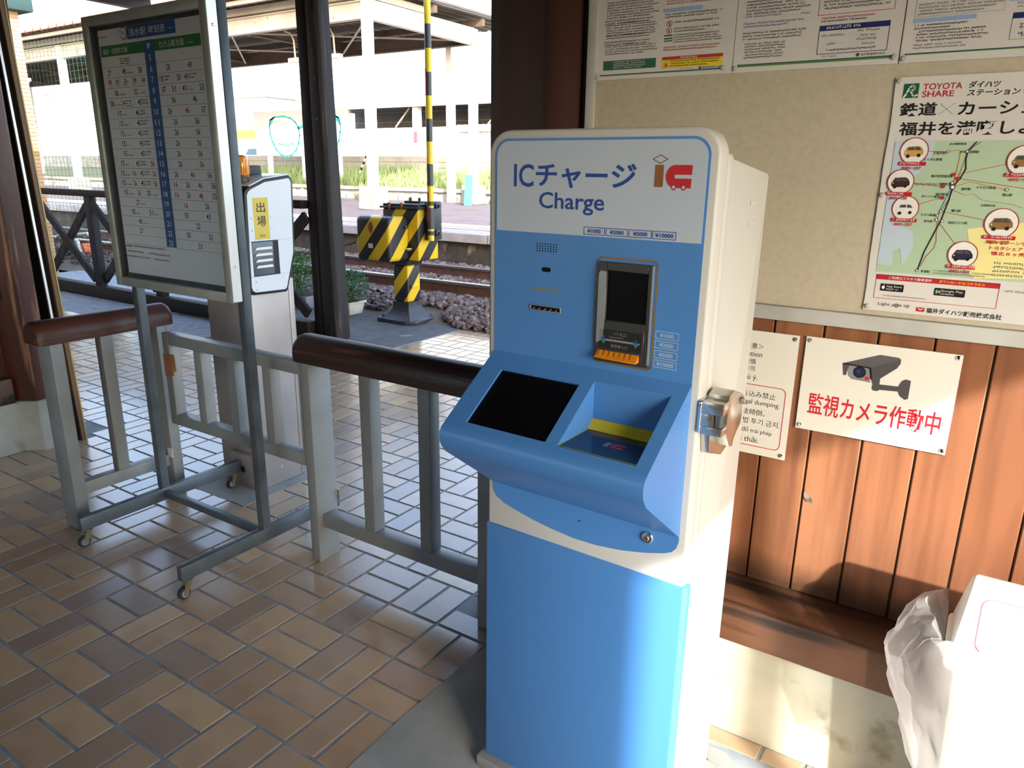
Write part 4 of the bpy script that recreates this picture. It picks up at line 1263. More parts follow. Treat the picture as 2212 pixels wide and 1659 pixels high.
rows[15] = [(-.778, '15', 'k', 1), (-.676, '45', 'k', 2), (-.580, '56', 'r', 0), (-.406, '26', 'k', 0), (-.280, '56', 'k', 0)]
rows[16] = [(-.785, '15', 'k', 1), (-.708, '16', 'r', 0), (-.656, '45', 'k', 2), (-.576, '56', 'r', 0), (-.438, '26', 'k', 0), (-.340, '46', 'r', 0), (-.242, '56', 'k', 0)]
rows[17] = [(-.788, '15', 'k', 1), (-.711, '26', 'r', 0), (-.658, '45', 'k', 2), (-.576, '56', 'r', 0), (-.447, '16', 'r', 0), (-.376, '26', 'k', 0), (-.302, '46', 'r', 0), (-.226, '56', 'k', 0)]
rows[18] = [(-.782, '15', 'k', 1), (-.692, '26', 'r', 0), (-.628, '55', 'k', 1), (-.448, '16', 'r', 0), (-.376, '26', 'k', 0), (-.302, '46', 'r', 0), (-.226, '55', 'k', 0)]
rows[19] = [(-.708, '27', 'k', 1), (-.400, '16', 'r', 0), (-.273, '26', 'k', 0)]
rows[20] = [(-.745, '05', 'k', 1), (-.627, '51', 'k', 1), (-.402, '05', 'k', 0), (-.272, '43', 'k', 0)]
rows[21] = [(-.706, '40', 'k', 1), (-.338, '22', 'k', 0)]
rows[22] = [(-.708, '27', 'k', 0), (-.402, '05', 'k', 0), (-.270, '52', 'k', 0)]
rows[23] = [(-.338, '53', 'k', 0)]
for i, h in enumerate(range(5, 24)):
    zc = 1.917 - 0.03625 * i
    hh = 0.0205
    TP.text(I('ink_white'), str(h), tx(-0.517), tz(zc) - hh / 2, hh, 3 * e, width=0.013 if h < 10 else 0.026, align='c', bold=0.01)
    for a, b_ in ((-0.829, -0.5475), (-0.4865, -0.2185)):
        TP.rect(I('ink_midgrey'), tx(a), tx(b_), tz(zc - 0.0181) - 0.0005, tz(zc - 0.0181) + 0.0005, e)
    for x, st, cl, note in rows[h]:
        kk = 'ink_black' if cl == 'k' else 'ink_signred'
        h2 = hh * (0.8 if note == 9 else 1)
        TP.text(I(kk), st, tx(x), tz(zc) - hh / 2 + (0.006 if note == 9 else 0), h2, e, width=0.023, align='c', bold=0.005)
        if note == 9:
            TP.micro(I(kk), tx(x - 0.017), tx(x + 0.017), tz(zc - 0.0075), 1, 0.0075, e, rq)
        elif note == 1:
            TP.micro(I(kk), tx(x + 0.017), tx(x + 0.058), tz(zc - 0.003), 1, 0.0085, e, rq)
        elif note > 1:
            TP.micro(I('ink_black'), tx(x + 0.015), tx(x + 0.055), tz(zc + 0.010), note, 0.0088 if note == 3 else 0.0105, e, rq)
TP.micro(I('ink_black'), tx(-0.828), tx(-0.778), tz(1.241), 1, 0.0125, e, rq)
TP.micro(I('ink_signred'), tx(-0.772), tx(-0.475), tz(1.241), 1, 0.0115, e, rq)
TP.micro(I('ink_midgrey'), tx(-0.825), tx(-0.703), tz(1.2195), 1, 0.0105, e, rq)
TP.micro(I('ink_black'), tx(-0.675), tx(-0.49), tz(1.2185), 1, 0.0115, e, rq)
TP.micro(I('ink_midgrey'), tx(-0.84), tx(-0.66), tz(1.199), 1, 0.0095, e, rq)
TP.micro(I('ink_midgrey'), tx(-0.64), tx(-0.54), tz(1.198), 1, 0.0105, e, rq)
for k_, mb in ink.items():
    mb.build('printed_lettering', MATS[k_], tp, flip=False)

# ------------------------------------------------------------ ticket reader marked exit
mat('stainless', '#a79f9a', 0.32, 0.35, var=('#989090', 3, 0.4, 0.7))
mat('reader_white', '#dfe6ee', 0.25, 0.0, spec=0.8)
mat('reader_black', '#0f1012', 0.45)
mat('exit_yellow', '#d8c24a', 0.45)
mat('amber', '#e08a12', 0.15, coat=0.5)
mat('dark_slot', '#26282b', 0.4, 0.5)
er = thing('exit_reader', 'stainless ticket reader post with white head and yellow exit label', 'ticket machine', (-0.9, 0.98, 0))
MB().box(-1.065, -0.741, 0.858, 1.088, 0.0022, 1.035).build('body', MATS['stainless'], er, bevel=0.004)
box('side_panel', MATS['stainless'], er, -1.065, -0.742, 1.090, 1.122, 0.0022, 1.03, bevel=0.004)
bx_ = box('junction_box', MATS['stainless'], er, -0.965, -0.742, 0.828, 0.8578, 0.0022, 0.168, bevel=0.003)
MB().lathe((-0.868, 0.8279, 0.088), [(0.018, 0.0), (0.018, -0.0015)], 18, 'y').build('cable_hole', MATS['reader_black'], bx_)
MB().lathe((-0.7408, 0.965, 0.085), [(0.011, 0.0), (0.011, 0.0012), (0.009, 0.0016)], 16, 'x').build('cap', MATS['stainless'], er)
hp = [(0.838, 1.015), (0.8445, 0.994), (0.864, 0.979), (1.050, 0.973), (1.060, 0.982), (1.117, 1.158), (1.118, 1.19), (1.131, 1.480), (1.127, 1.500), (1.110, 1.513), (0.965, 1.495), (0.882, 1.463), (0.862, 1.450), (0.853, 1.432)]
MB().prism(hp, 'x', -0.90, -0.7085).build('head', MATS['reader_black'], er, bevel=0.004)
def inset(poly, d):
    cx_ = sum(p[0] for p in poly) / len(poly)
    cz_ = sum(p[1] for p in poly) / len(poly)
    out = []
    for a, b_ in poly:
        l = math.hypot(a - cx_, b_ - cz_)
        out.append((a + (cx_ - a) / l * d, b_ + (cz_ - b_) / l * d))
    return out
fp = inset(hp, 0.013)
# face plate with an opening for the ticket mouth
O = (0.869, 1.018, 1.063, 1.222)
mb = MB()
def fq(pts):
    mb.prism(pts, 'x', -0.7084, -0.7055)
lowL = [(0.850, 1.016), (0.856, 1.000), (0.871, 0.991), (1.042, 0.986), (1.052, 0.994), (1.0745, 1.063)]
fq(lowL + [(0.8515, 1.063)])
fq([(0.8515, 1.0632), (0.869, 1.0632), (0.869, 1.2218), (0.857, 1.2218)])
fq([(1.018, 1.0632), (1.0747, 1.0632), (1.105, 1.160), (1.107, 1.2218), (1.018, 1.2218)])
fq([(0.857, 1.222), (1.107, 1.222), (1.118, 1.478), (1.113, 1.492), (1.104, 1.500), (0.968, 1.483), (0.888, 1.452), (0.872, 1.441), (0.865, 1.426)])
fpo = mb.build('face_plate', MATS['reader_white'], er, bevel=0.0012, seg=1)
MB().prism([(0.8835, 1.4637), (0.965, 1.4957), (1.1085, 1.5137), (1.107, 1.519), (0.963, 1.502), (0.878, 1.468)], 'x', -0.905, -0.706).build('top_cover', MATS['reader_white'], er, bevel=0.002)
mo = box('ticket_mouth', MATS['dark_slot'], er, -0.7084, -0.7080, 0.869, 1.018, 1.063, 1.222)
box('shutter', MATS['stand_steel'], er, -0.7079, -0.7065, 0.872, 0.988, 1.068, 1.218, bevel=0.001)
for i in range(4):
    z = 1.188 - i * 0.0275
    MB().prism([(0.880, z - 0.006), (0.978, z - 0.006), (0.978, z + 0.003), (0.973, z + 0.008), (0.892, z + 0.008), (0.882, z)], 'x', -0.7064, -0.700).build('louvre', MATS['alu_edge'], mo, bevel=0.0015, seg=1)
lb = box('exit_label', MATS['exit_yellow'], er, -0.7055, -0.7048, 0.8915, 0.975, 1.229, 1.415)
XP = Plane((-0.7048, 0, 0), (0, 1, 0), (0, 0, 1))
t_ = MB()
XP.text(t_, '出', 0.9335, 1.350, 0.045, 0.0004, width=0.047, align='c', bold=0.012)
XP.text(t_, '場', 0.9335, 1.285, 0.050, 0.0004, width=0.049, align='c', bold=0.012)
XP.text(t_, 'Exit', 0.9335, 1.240, 0.014, 0.0004, width=0.030, align='c')
t_.build('lettering', MATS['ink_black'], lb, flip=False)
for y, z in ((0.877, 1.325), (0.878, 1.272), (0.988, 1.328), (0.989, 1.277), (0.877, 1.040), (1.028, 1.050), (0.880, 1.002), (1.035, 1.000)):
    MB().lathe((-0.7055, y, z), [(0.004, 0.0), (0.004, 0.001), (0.002, 0.0018)], 8, 'x').build('screw', MATS['chrome'], fpo)
bc = MB().lathe((-0.775, 0.905, 0), [(0.027, 1.482), (0.027, 1.500), (0.029, 1.502), (0.029, 1.512)], 18, 'z').build('beacon_base', MATS['brown_trim'], er)
am = MB()
am.lathe((-0.775, 0.905, 0), [(0.028, 1.512), (0.030, 1.520), (0.030, 1.575), (0.026, 1.592), (0.012, 1.598)], 18, 'z')
ab = am.build('beacon', MATS['amber'], er, smooth=True)
for i in range(9):
    a = i * 2 * math.pi / 9
    MB().box(-0.775 + 0.0298 * math.cos(a) - 0.002, -0.775 + 0.0298 * math.cos(a) + 0.002, 0.905 + 0.0298 * math.sin(a) - 0.002, 0.905 + 0.0298 * math.sin(a) + 0.002, 1.518, 1.576).build('lens_rib', MATS['amber'], ab)
box('rear_display', MATS['reader_black'], er, -0.895, -0.865, 0.905, 1.085, 1.49, 1.555, bevel=0.008)

# ------------------------------------------------------------ bin with plastic bag
mat('bin_white', '#e9e7e0', 0.4)
mat('bin_inner', '#c8b79c', 0.5)
bn = thing('litter_bin', 'white lidded litter bin in sunlight, close to the timber wall', 'bin', (2.36, 0.39, 0))
BB = MATS['bin_white']
def frus(a, b):
    """a, b = (x0,x1,y0,y1,z)"""
    m_ = MB()
    m_.add([(a[0], a[2], a[4]), (a[1], a[2], a[4]), (a[1], a[3], a[4]), (a[0], a[3], a[4]), (b[0], b[2], b[4]), (b[1], b[2], b[4]), (b[1], b[3], b[4]), (b[0], b[3], b[4])],
           [(3, 2, 1, 0), (4, 5, 6, 7), (0, 1, 5, 4), (1, 2, 6, 5), (2, 3, 7, 6), (3, 0, 4, 7)])
    return m_
frus((2.215, 2.585, 0.290, 0.424, 0.0), (2.190, 2.61, 0.272, 0.435, 0.575)).build('body', BB, bn, bevel=0.02, seg=4)
frus((2.168, 2.635, 0.258, 0.455, 0.575), (2.163, 2.64, 0.255, 0.460, 0.605)).build('rim', BB, bn, bevel=0.012, seg=3)
lm = MB()
LX = [(2.172, 2.63), (2.180, 2.622), (2.190, 2.612)]
sec = [(0.262, 0.6055), (0.268, 0.625), (0.318, 0.742), (0.330, 0.755), (0.345, 0.760), (0.360, 0.757), (0.374, 0.745), (0.446, 0.625), (0.453, 0.6055)]
def lx(z, side):
    t = (z - 0.6055) / 0.155
    return (2.172 + 0.020 * t) if side == 0 else (2.63 - 0.020 * t)
n_ = len(sec)
lm.add([(lx(z, 0), y, z) for y, z in sec] + [(lx(z, 1), y, z) for y, z in sec], [tuple(range(n_)), tuple(range(2 * n_ - 1, n_ - 1, -1))] + [(i, i + n_, (i + 1) % n_ + n_, (i + 1) % n_) for i in range(n_)])
lid = lm.build('lid', BB, bn, bevel=0.008, seg=3)
fl = Plane((0, 0.268, 0.625), (1, 0, 0), (0, 0.05, 0.117))
t_ = MB()
fl.line(t_, rrect(2.214, 2.588, 0.006, 0.115, 0.018, 5), 0.0016, 0.0012, True)
t_.build('flap_seam', MATS['ink_softred'], lid, flip=False)
pmat = bpy.data.materials.new('bag_film')
pmat.use_nodes = True
n, L = pmat.node_tree.nodes, pmat.node_tree.links
n.clear()
ou = n.new('ShaderNodeOutputMaterial')
tr = n.new('ShaderNodeBsdfTransparent')
tr.inputs[0].default_value = (0.95, 0.95, 0.96, 1)
pb_ = n.new('ShaderNodeBsdfPrincipled')
pb_.inputs['Base Color'].default_value = lin('#d5d2d0')
pb_.inputs['Roughness'].default_value = 0.3
tl = n.new('ShaderNodeBsdfTranslucent')
tl.inputs[0].default_value = lin('#d0cccb')
m1 = n.new('ShaderNodeMixShader')
m1.inputs[0].default_value = 0.35
m2 = n.new('ShaderNodeMixShader')
m2.inputs[0].default_value = 0.42
L.new(pb_.outputs[0], m1.inputs[1]); L.new(tl.outputs[0], m1.inputs[2])
L.new(tr.outputs[0], m2.inputs[1]); L.new(m1.outputs[0], m2.inputs[2]); L.new(m2.outputs[0], ou.inputs[0])
# the bag: folded out over the rim, bulging on the left and wrapping round the front corner
rows_ = [(0.609, 0.000), (0.630, 0.012), (0.652, 0.030), (0.640, 0.052), (0.612, 0.072), (0.580, 0.088), (0.552, 0.096), (0.525, 0.094), (0.495, 0.086), (0.465, 0.074), (0.43, 0.058), (0.39, 0.040), (0.35, 0.024), (0.315, 0.010), (0.30, 0.005)]
NP = 90
bm_ = MB()
rb = random.Random(4)
ph = [rb.uniform(0, 6.28) for _ in range(8)]
vs = []
for ri, (z, out) in enumerate(rows_):
    for i in range(NP + 1):
        t = i / NP
        g = min(1, out / 0.03)
        fold = 0.008 * math.sin(17 * t + ph[0] + z * 14) + 0.005 * math.sin(39 * t + ph[1] - z * 30) + 0.003 * math.sin(67 * t + ph[2] + z * 52)
        crease = 0.010 * (abs(math.sin(21 * t + 22 * z + ph[3])) - 0.6) + 0.006 * (abs(math.sin(33 * t - 41 * z + ph[6])) - 0.6)
        dz = 0.009 * math.sin(9 * t + ph[4]) * g + 0.006 * math.sin(31 * t + ph[5]) * g
        if t < 0.5:
            q = t / 0.5
            y = 0.452 - q * 0.196
            k_ = 0.35 + 0.65 * math.sin(math.pi * (0.10 + 0.72 * q)) ** 0.8
            if ri in (1, 2, 3):
                dz += 0.014 * math.exp(-((q - 0.25) / 0.2) ** 2)
            xx = 2.163 - out * k_ - (fold + crease) * g
            yy = y
        else:
            q = (t - 0.5) / 0.5
            k0 = (0.35 + 0.65 * math.sin(math.pi * 0.82) ** 0.8)
            xx = 2.163 - out * k0 * (1 - q) ** 1.5 + 0.19 * q - crease * g * (1 - q)
            yy = 0.252 - out * 0.30 * math.sin(math.pi * q) ** 0.6 - 0.35 * (fold + crease) * g * (0.4 + 0.6 * (1 - q))
        if z < 0.57:
            lim = 2.19 + (0.575 - z) * 0.043 - 0.012
            if t < 0.5:
                xx = min(xx, lim)
        vs.append((xx, yy, z + dz))
fs = []
for r in range(len(rows_) - 1):
    for i in range(NP):
        a = r * (NP + 1) + i
        fs.append((a, a + 1, a + NP + 2, a + NP + 1))
bm_.add(vs, fs)
bg_ = bm_.build('bin_bag', pmat, None, smooth=True)
bg_['label'] = 'clear crumpled plastic bag folded out over the left side of the litter bin'
bg_['category'] = 'plastic bag'
# ------------------------------------------------------------ outside: ground, apron, ballast, track
mat('earth', '#6d625a', 0.95, var=('#584e47', 3, 0.4, 0.7), bump=(8, 0.4))
mat('asphalt', '#5b5e60', 0.9, var=('#4b4e50', 9, 0.4, 0.7), spots=('#85878a', 5, 0.66, 0.72), bump=(70, 0.35))
piece_mat('ballast_single', ['#5a4743', '#6f5b56', '#4a3b39', '#776965', '#614f4b', '#8a817d', '#53413d'], 0.85, 'object', bump=(60, 0.3))
piece_mat('ballast_joined', ['#5a4743', '#6f5b56', '#4a3b39', '#776965', '#614f4b', '#8a817d', '#53413d'], 0.85, 'island', bump=(60, 0.3))
mat('rail_rust', '#5f4034', 0.7, var=('#4a3129', 9, 0.4, 0.7))
mat('rail_top', '#8d8581', 0.25, 0.85)
mat('sleeper', '#5a4c44', 0.9, var=('#463a34', 8, 0.4, 0.7))
ground = struct(box('ground', MATS['earth'], None, -80, 40, 4.62, 80, -0.6, -0.15))
mat('yard_asphalt', '#6d7074', 0.9, var=('#5f6266', 5, 0.4, 0.7))
gi = struct(box('ground_yard', MATS['yard_asphalt'], None, 3.86, 40, -40, 4.6, -0.3, -0.02))
struct(box('ground_side', MATS['earth'], None, -60, -9.51, -40, 4.62, -0.6, -0.12))
struct(box('ground_south', MATS['earth'], None, -9.5, 3.85, -40, -5.01, -0.3, -0.02))
ap = MB().prism([(-3.95, 2.76), (-2.285, 2.76), (-2.275, 4.48), (-2.58, 4.62), (-2.68, 4.82), (-3.42, 4.84), (-3.50, 4.62), (-4.2, 4.60), (-5.2, 4.6), (-5.2, 3.3), (-3.95, 3.3)], 'z', -0.14, 0.004).build('apron', MATS['asphalt'], ground)

def zb(x, y):
    b_ = 0.0
    if y > 4.45:
        b_ = min(0.165, (y - 4.45) * 0.30)
    if y > 7.0:
        b_ += 0.02
    return b_ - 0.005
gb = MB()
nx, ny = 60, 14
for i in range(nx + 1):
    for j in range(ny + 1):
        x = -14 + 18 * i / nx
        y = 4.42 + 3.03 * j / ny
        gb.v.append((x, y, zb(x, y) - 0.018))
for i in range(nx):
    for j in range(ny):
        a = i * (ny + 1) + j
        gb.f.append((a, a + ny + 1, a + ny + 2, a + 1))
bed = struct(gb.build('ground_ballast', MATS['earth'], None))
# crushed stone: the 300 nearest in view are parts, the rest is one mass
ico = [(0, 0, 1)]
for i in range(5):
    a = i * 2 * math.pi / 5
    ico.append((math.cos(a) * .894, math.sin(a) * .894, .447))
for i in range(5):
    a = (i + .5) * 2 * math.pi / 5
    ico.append((math.cos(a) * .894, math.sin(a) * .894, -.447))
ico.append((0, 0, -1))
icf = [(0, i + 1, (i + 1) % 5 + 1) for i in range(5)] + [(i + 1, i + 6, (i + 1) % 5 + 1) for i in range(5)] + [((i + 1) % 5 + 1, i + 6, (i + 1) % 5 + 6) for i in range(5)] + [(11, (i + 1) % 5 + 6, i + 6) for i in range(5)]
rs_ = random.Random(21)
shapes = []
for i in range(9):
    k1 = [rs_.uniform(0.62, 1.15) for _ in ico]
    shapes.append([(v[0] * q, v[1] * q * 0.85, v[2] * q * 0.7) for v, q in zip(ico, k1)])
stones = []
def blocked(x, y):
    if -3.45 < x < -2.64 and y < 4.86:
        return True
    if y < 4.64 and x < -3.4:
        return True
    if y < 4.48 + (0.0 if x < -2.62 else (0.03)):
        return True
    if x < -2.28 and x > -2.8 and y < 4.5 + (-2.28 - x) * 0.45:
        return True
    for ry in (5.35, 6.50):
        if abs(y - ry) < 0.085:
            return True
    return False
def scatter(n, x0, x1, y0, y1, s0, s1):
    for _ in range(n):
        x, y = rs_.uniform(x0, x1), rs_.uniform(y0, y1)
        if blocked(x, y):
            continue
        sz = rs_.uniform(s0, s1)
        if 5.44 < y < 6.41 and abs((x * 1.0 / 0.62) % 1 - 0.5) < 0.18 and rs_.random() < 0.75:
            continue
        stones.append((x, y, zb(x, y) + sz * 0.15 + rs_.uniform(-0.01, 0.018), sz))
scatter(4300, -5.6, -1.2, 4.45, 5.35, 0.030, 0.050)
scatter(3600, -7.0, -1.5, 5.35, 6.5, 0.030, 0.050)
scatter(3200, -9.0, -2.5, 6.5, 7.45, 0.032, 0.052)
scatter(2500, -13, -5.6, 4.62, 7.4, 0.03, 0.05)
def vis(s_):
    q = project(s_[:3])
    if not q or not (738 < q[0] < 1062 and 540 < q[1] < 730):
        return 0
    return s_[3] / q[2]
stones.sort(key=vis, reverse=True)
smesh = []
for sh in shapes:
    me = bpy.data.meshes.new('stone')
    me.from_pydata(sh, [], icf)
    me.materials.append(MATS['ballast_single'])
    smesh.append(me)
for x, y, z, sz in stones[:298]:
    o = bpy.data.objects.new('stone', rs_.choice(smesh))
    COL.objects.link(o)
    o.parent = bed
    o.location = (x, y, z)
    o.scale = (sz, sz, sz)
    o.rotation_euler = (rs_.uniform(-.6, .6), rs_.uniform(-.6, .6), rs_.uniform(0, 6.28))
rest = MB()
for x, y, z, sz in stones[298:]:
    R = Matrix.Rotation(rs_.uniform(0, 6.28), 3, 'Z') @ Matrix.Rotation(rs_.uniform(-.6, .6), 3, 'X')
    rest.add([R @ (Vector(v) * sz) + Vector((x, y, z)) for v in rs_.choice(shapes)], icf)
rest.build('far_stones', MATS['ballast_joined'], bed, kind='stuff', flip=False)

def railway_rail(y, label):
    t = thing('rail', label, 'rail', (-12, y, 0.17), 'rails of the nearest track')
    MB().prism([(y - 0.061, 0.170), (y + 0.061, 0.170), (y + 0.061, 0.178), (y + 0.010, 0.193), (y + 0.008, 0.285), (y - 0.008, 0.285), (y - 0.010, 0.193), (y - 0.061, 0.178)], 'x', -40, 6).build('web', MATS['rail_rust'], t)
    MB().prism([(y - 0.032, 0.286), (y + 0.032, 0.286), (y + 0.032, 0.312), (y + 0.026, 0.320), (y - 0.026, 0.320), (y - 0.032, 0.312)], 'x', -40, 6).build('head', MATS['rail_top'], t)
railway_rail(5.35, 'steel rail with shiny top, nearer of the two beyond the striped barrier machine')
railway_rail(6.50, 'steel rail with shiny top, farther of the two, below the opposite platform')
sm = None
for i in range(-12, 2):
    x = (i + 0.5) * 0.62 - 0.9
    o = box('sleeper', MATS['sleeper'], bed, x - 0.1, x + 0.1, 4.95, 6.92, 0.03, 0.172, bevel=0.006, seg=1)

# ------------------------------------------------------------ opposite platform
mat('platform_top', '#62565a', 0.85, var=('#554a4d', 2, 0.4, 0.7), spots=('#75696a', 6, 0.62, 0.7))
mat('platform_edge', '#a19b98', 0.85, var=('#8e8884', 6, 0.4, 0.7))
mat('platform_wall', '#4c443c', 0.95, var=('#2c2823', 3, 0.35, 0.65), spots=('#8a7a68', 5, 0.6, 0.72), bump=(9, 0.7, 0.02))
mat('tactile', '#d9cf9d', 0.8)
mat('white_line', '#dcd9d2', 0.8)
pf = struct(box('floor_platform', MATS['platform_top'], None, -45, 8, 7.62, 15.6, -0.15, 0.648))
for i in range(22):
    x = -20 + i * 1.0
    box('edge_slab', MATS['platform_edge'], pf, x + 0.006, x + 0.994, 7.43, 7.95, 0.52, 0.654, bevel=0.008, seg=1)
box('edge_beam', MATS['platform_edge'], pf, -45, -20, 7.43, 7.95, 0.52, 0.654)
MB().box(-45, 8, 7.52, 7.615, -0.15, 0.5195).build('retaining_face', MATS['platform_wall'], pf)
for i in range(40):
    x = -20 + i * 0.42
    box('tactile_paver', MATS['tactile'], pf, x + 0.004, x + 0.416, 8.48, 8.90, 0.6475, 0.656, bevel=0.003, seg=1)
box('painted_line', MATS['white_line'], pf, -45, 8, 8.22, 8.33, 0.6478, 0.6505)

# platform canopy
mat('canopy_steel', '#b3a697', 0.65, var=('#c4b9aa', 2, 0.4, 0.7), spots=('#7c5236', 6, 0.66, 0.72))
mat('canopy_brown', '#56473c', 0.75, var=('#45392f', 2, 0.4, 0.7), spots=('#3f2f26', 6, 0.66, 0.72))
mat('canopy_white', '#d8d5cf', 0.6)
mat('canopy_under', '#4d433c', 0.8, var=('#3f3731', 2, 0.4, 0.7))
mat('tile_red', '#b2806f', 0.7, var=('#8f6658', 5, 0.4, 0.7))
mat('fascia', '#9aa7ad', 0.5)
cn = thing('platform_canopy', 'long weathered steel roof with red tiled edge over the opposite platform', 'canopy', (-20, 12, 0.65))
XE = -9.60
def roofz(y):
    return 5.20 + (y - 10.6) * 0.012
nb = 0
rf = MB()
step = 0.30
x = -38.0
while x < XE:
    for ya, yb in ((10.6, 13.35), (13.35, 17.2)):
        za, zb_ = roofz(ya), roofz(yb)
        rf.add([(x, ya, za), (x + step * 0.55, ya, za + 0.0), (x + step * 0.55, yb, zb_), (x, yb, zb_),
                (x + step * 0.62, ya, za + 0.05), (x + step * 0.93, ya, za + 0.05), (x + step * 0.93, yb, zb_ + 0.05), (x + step * 0.62, yb, zb_ + 0.05), (x + step, ya, za), (x + step, yb, zb_)],
               [(0, 1, 2, 3), (1, 4, 7, 2), (4, 5, 6, 7), (5, 8, 9, 6)])
    x += step
rf.build('roof_sheet', MATS['canopy_under'], cn, flip=False)
tt = MB()
x = -38.0
while x < XE - 0.1:
    z = roofz(10.6) - 0.03
    tt.prism([(x, z + 0.06), (x + 0.34, z + 0.06), (x + 0.42, z + 0.13), (x + 0.42, z + 0.21), (x + 0.30, z + 0.25), (x + 0.10, z + 0.25), (x, z + 0.19)], 'y', 10.53, 10.95)
    tt.prism([(x + 0.05, z + 0.2), (x + 0.32, z + 0.2), (x + 0.32, z + 0.30), (x + 0.05, z + 0.30)], 'y', 10.9, 11.4)
    x += 0.44
tt.build('eave_tiles', MATS['tile_red'], cn, kind='stuff')
def ibeam(nm, p, q, w_, h, material):
    m_ = MB()
    p, q = Vector(p), Vector(q)
    m_.bar(p, q, w_ * 0.18, h * 0.96)
    for s_ in (-1, 1):
        m_.bar(p + Vector((0, 0, s_ * (h / 2 - 0.012))), q + Vector((0, 0, s_ * (h / 2 - 0.012))), w_, 0.024)
    return m_.build(nm, material, cn)
ibeam('front_beam', (-38, 11.4, 4.80), (-10.04, 11.4, 4.80), 0.17, 0.36, MATS['canopy_steel'])
ibeam('back_beam', (-38, 15.25, 4.80), (-10.02, 15.25, 4.80), 0.17, 0.36, MATS['canopy_brown'])
ibeam('gable_beam', (-9.92, 11.5, 4.80), (-9.92, 15.2, 4.80), 0.17, 0.38, MATS['canopy_white'])
box('purlin', MATS['canopy_steel'], cn, -38, XE, 11.34, 11.46, 5.03, 5.19)
box('purlin', MATS['canopy_brown'], cn, -38, XE, 15.19, 15.31, 5.03, 5.19)
box('purlin', MATS['canopy_brown'], cn, -38, XE, 13.28, 13.40, 5.03, 5.19)
box('purlin', MATS['canopy_steel'], cn, -38, XE, 10.75, 10.83, 5.10, 5.19)
box('gable_rafter', MATS['canopy_steel'], cn, -9.98, -9.86, 11.5, 13.3, 5.02, 5.16)
for x in (-14.5, -18.8, -23.0, -27.3, -31.5):
    ibeam('cross_beam', (x, 11.45, 4.86), (x, 15.2, 4.86), 0.14, 0.28, MATS['canopy_brown'])
for x0, x1 in ((-14.4, -10.0), (-18.7, -14.6)):
    MB().bar((x0, 11.5, 4.7), (x1, 15.1, 4.7), 0.035, 0.035).build('brace', MATS['canopy_steel'], cn)
    MB().bar((x1, 11.5, 4.68), (x0, 15.1, 4.68), 0.035, 0.035).build('brace', MATS['canopy_steel'], cn)
for (ya, yb) in ((10.6, 13.35), (13.35, 17.2)):
    MB().bar((XE, ya, roofz(ya) + 0.13), (XE, yb, roofz(yb) + 0.13), 0.05, 0.27).build('gable_fascia', MATS['fascia'], cn)
for x, y in ((-9.92, 11.4), (-22.55, 11.4), (-33, 11.4), (-9.92, 15.25), (-22.55, 15.25), (-33, 15.25), (-10.93, 15.6)):
    MB().box(x - 0.095, x + 0.095, y - 0.095, y + 0.095, 1.14 if y < 15.5 else 0.65, 4.98).build('column', MATS['canopy_white'], cn, bevel=0.008, seg=1)
mat('column_concrete', '#7d7d76', 0.9, var=('#6d6d66', 5, 0.4, 0.7))
for x, y in ((-9.92, 11.4), (-22.55, 11.4), (-33, 11.4), (-9.92, 15.25), (-22.55, 15.25)):
    frb = MB()
    frb.add([(x - .25, y - .25, .65), (x + .25, y - .25, .65), (x + .25, y + .25, .65), (x - .25, y + .25, .65), (x - .23, y - .23, 1.16), (x + .23, y - .23, 1.16), (x + .23, y + .23, 1.16), (x - .23, y + .23, 1.16)],
            [(3, 2, 1, 0), (4, 5, 6, 7), (0, 1, 5, 4), (1, 2, 6, 5), (2, 3, 7, 6), (3, 0, 4, 7)])
    frb.build('column_base', MATS['column_concrete'], cn, bevel=0.012, seg=1)
# hanging lights
mat('lamp_housing', '#cbb79f', 0.5)
mat('lamp_tube', '#f2efe6', 0.4)
for i, (x, y, lb_) in enumerate(((-12.9, 12.0, 'left of the dark timber post'), (-11.55, 12.0, 'just right of the dark timber post'), (-24.6, 11.0, 'at the far left beside the brick wall'))):
    t = thing('platform_light', 'hanging tube light under the platform canopy, ' + lb_, 'light', (x, y, 4.0), 'lights under the platform canopy')
    box('housing', MATS['lamp_housing'], t, x - (0.2 if i < 2 else 0.75), x + (0.2 if i < 2 else 0.75), y - 0.07, y + 0.07, 4.00, 4.10, bevel=0.02)
    MB().tube([(x - (0.18 if i < 2 else 0.7), y, 3.98), (x + (0.18 if i < 2 else 0.7), y, 3.98)], 0.025, 8).build('tube', MATS['lamp_tube'], t)
    MB().tube([(x, y, 4.1), (x - 0.02, y, 4.5), (x - 0.12, y, 4.66), (x - 0.22, y - 0.1, 4.70)], 0.02, 8).build('rod', MATS['lamp_housing'], t)
hsn = thing('hanging_sign', 'small white hanging notice under the canopy at the far left', 'sign', (-23.5, 11.2, 3.6))
box('board', MATS['sign_plate'], hsn, -24.05, -22.5, 11.18, 11.22, 3.42, 3.80)
HP = Plane((0, 11.18, 0), (1, 0, 0), (0, 0, 1))
t_ = MB()
HP.micro(t_, -23.9, -22.65, 3.74, 3, 0.10, 0.003, rq)
t_.build('printed_lettering', MATS['ink_midgrey'], hsn, flip=False)

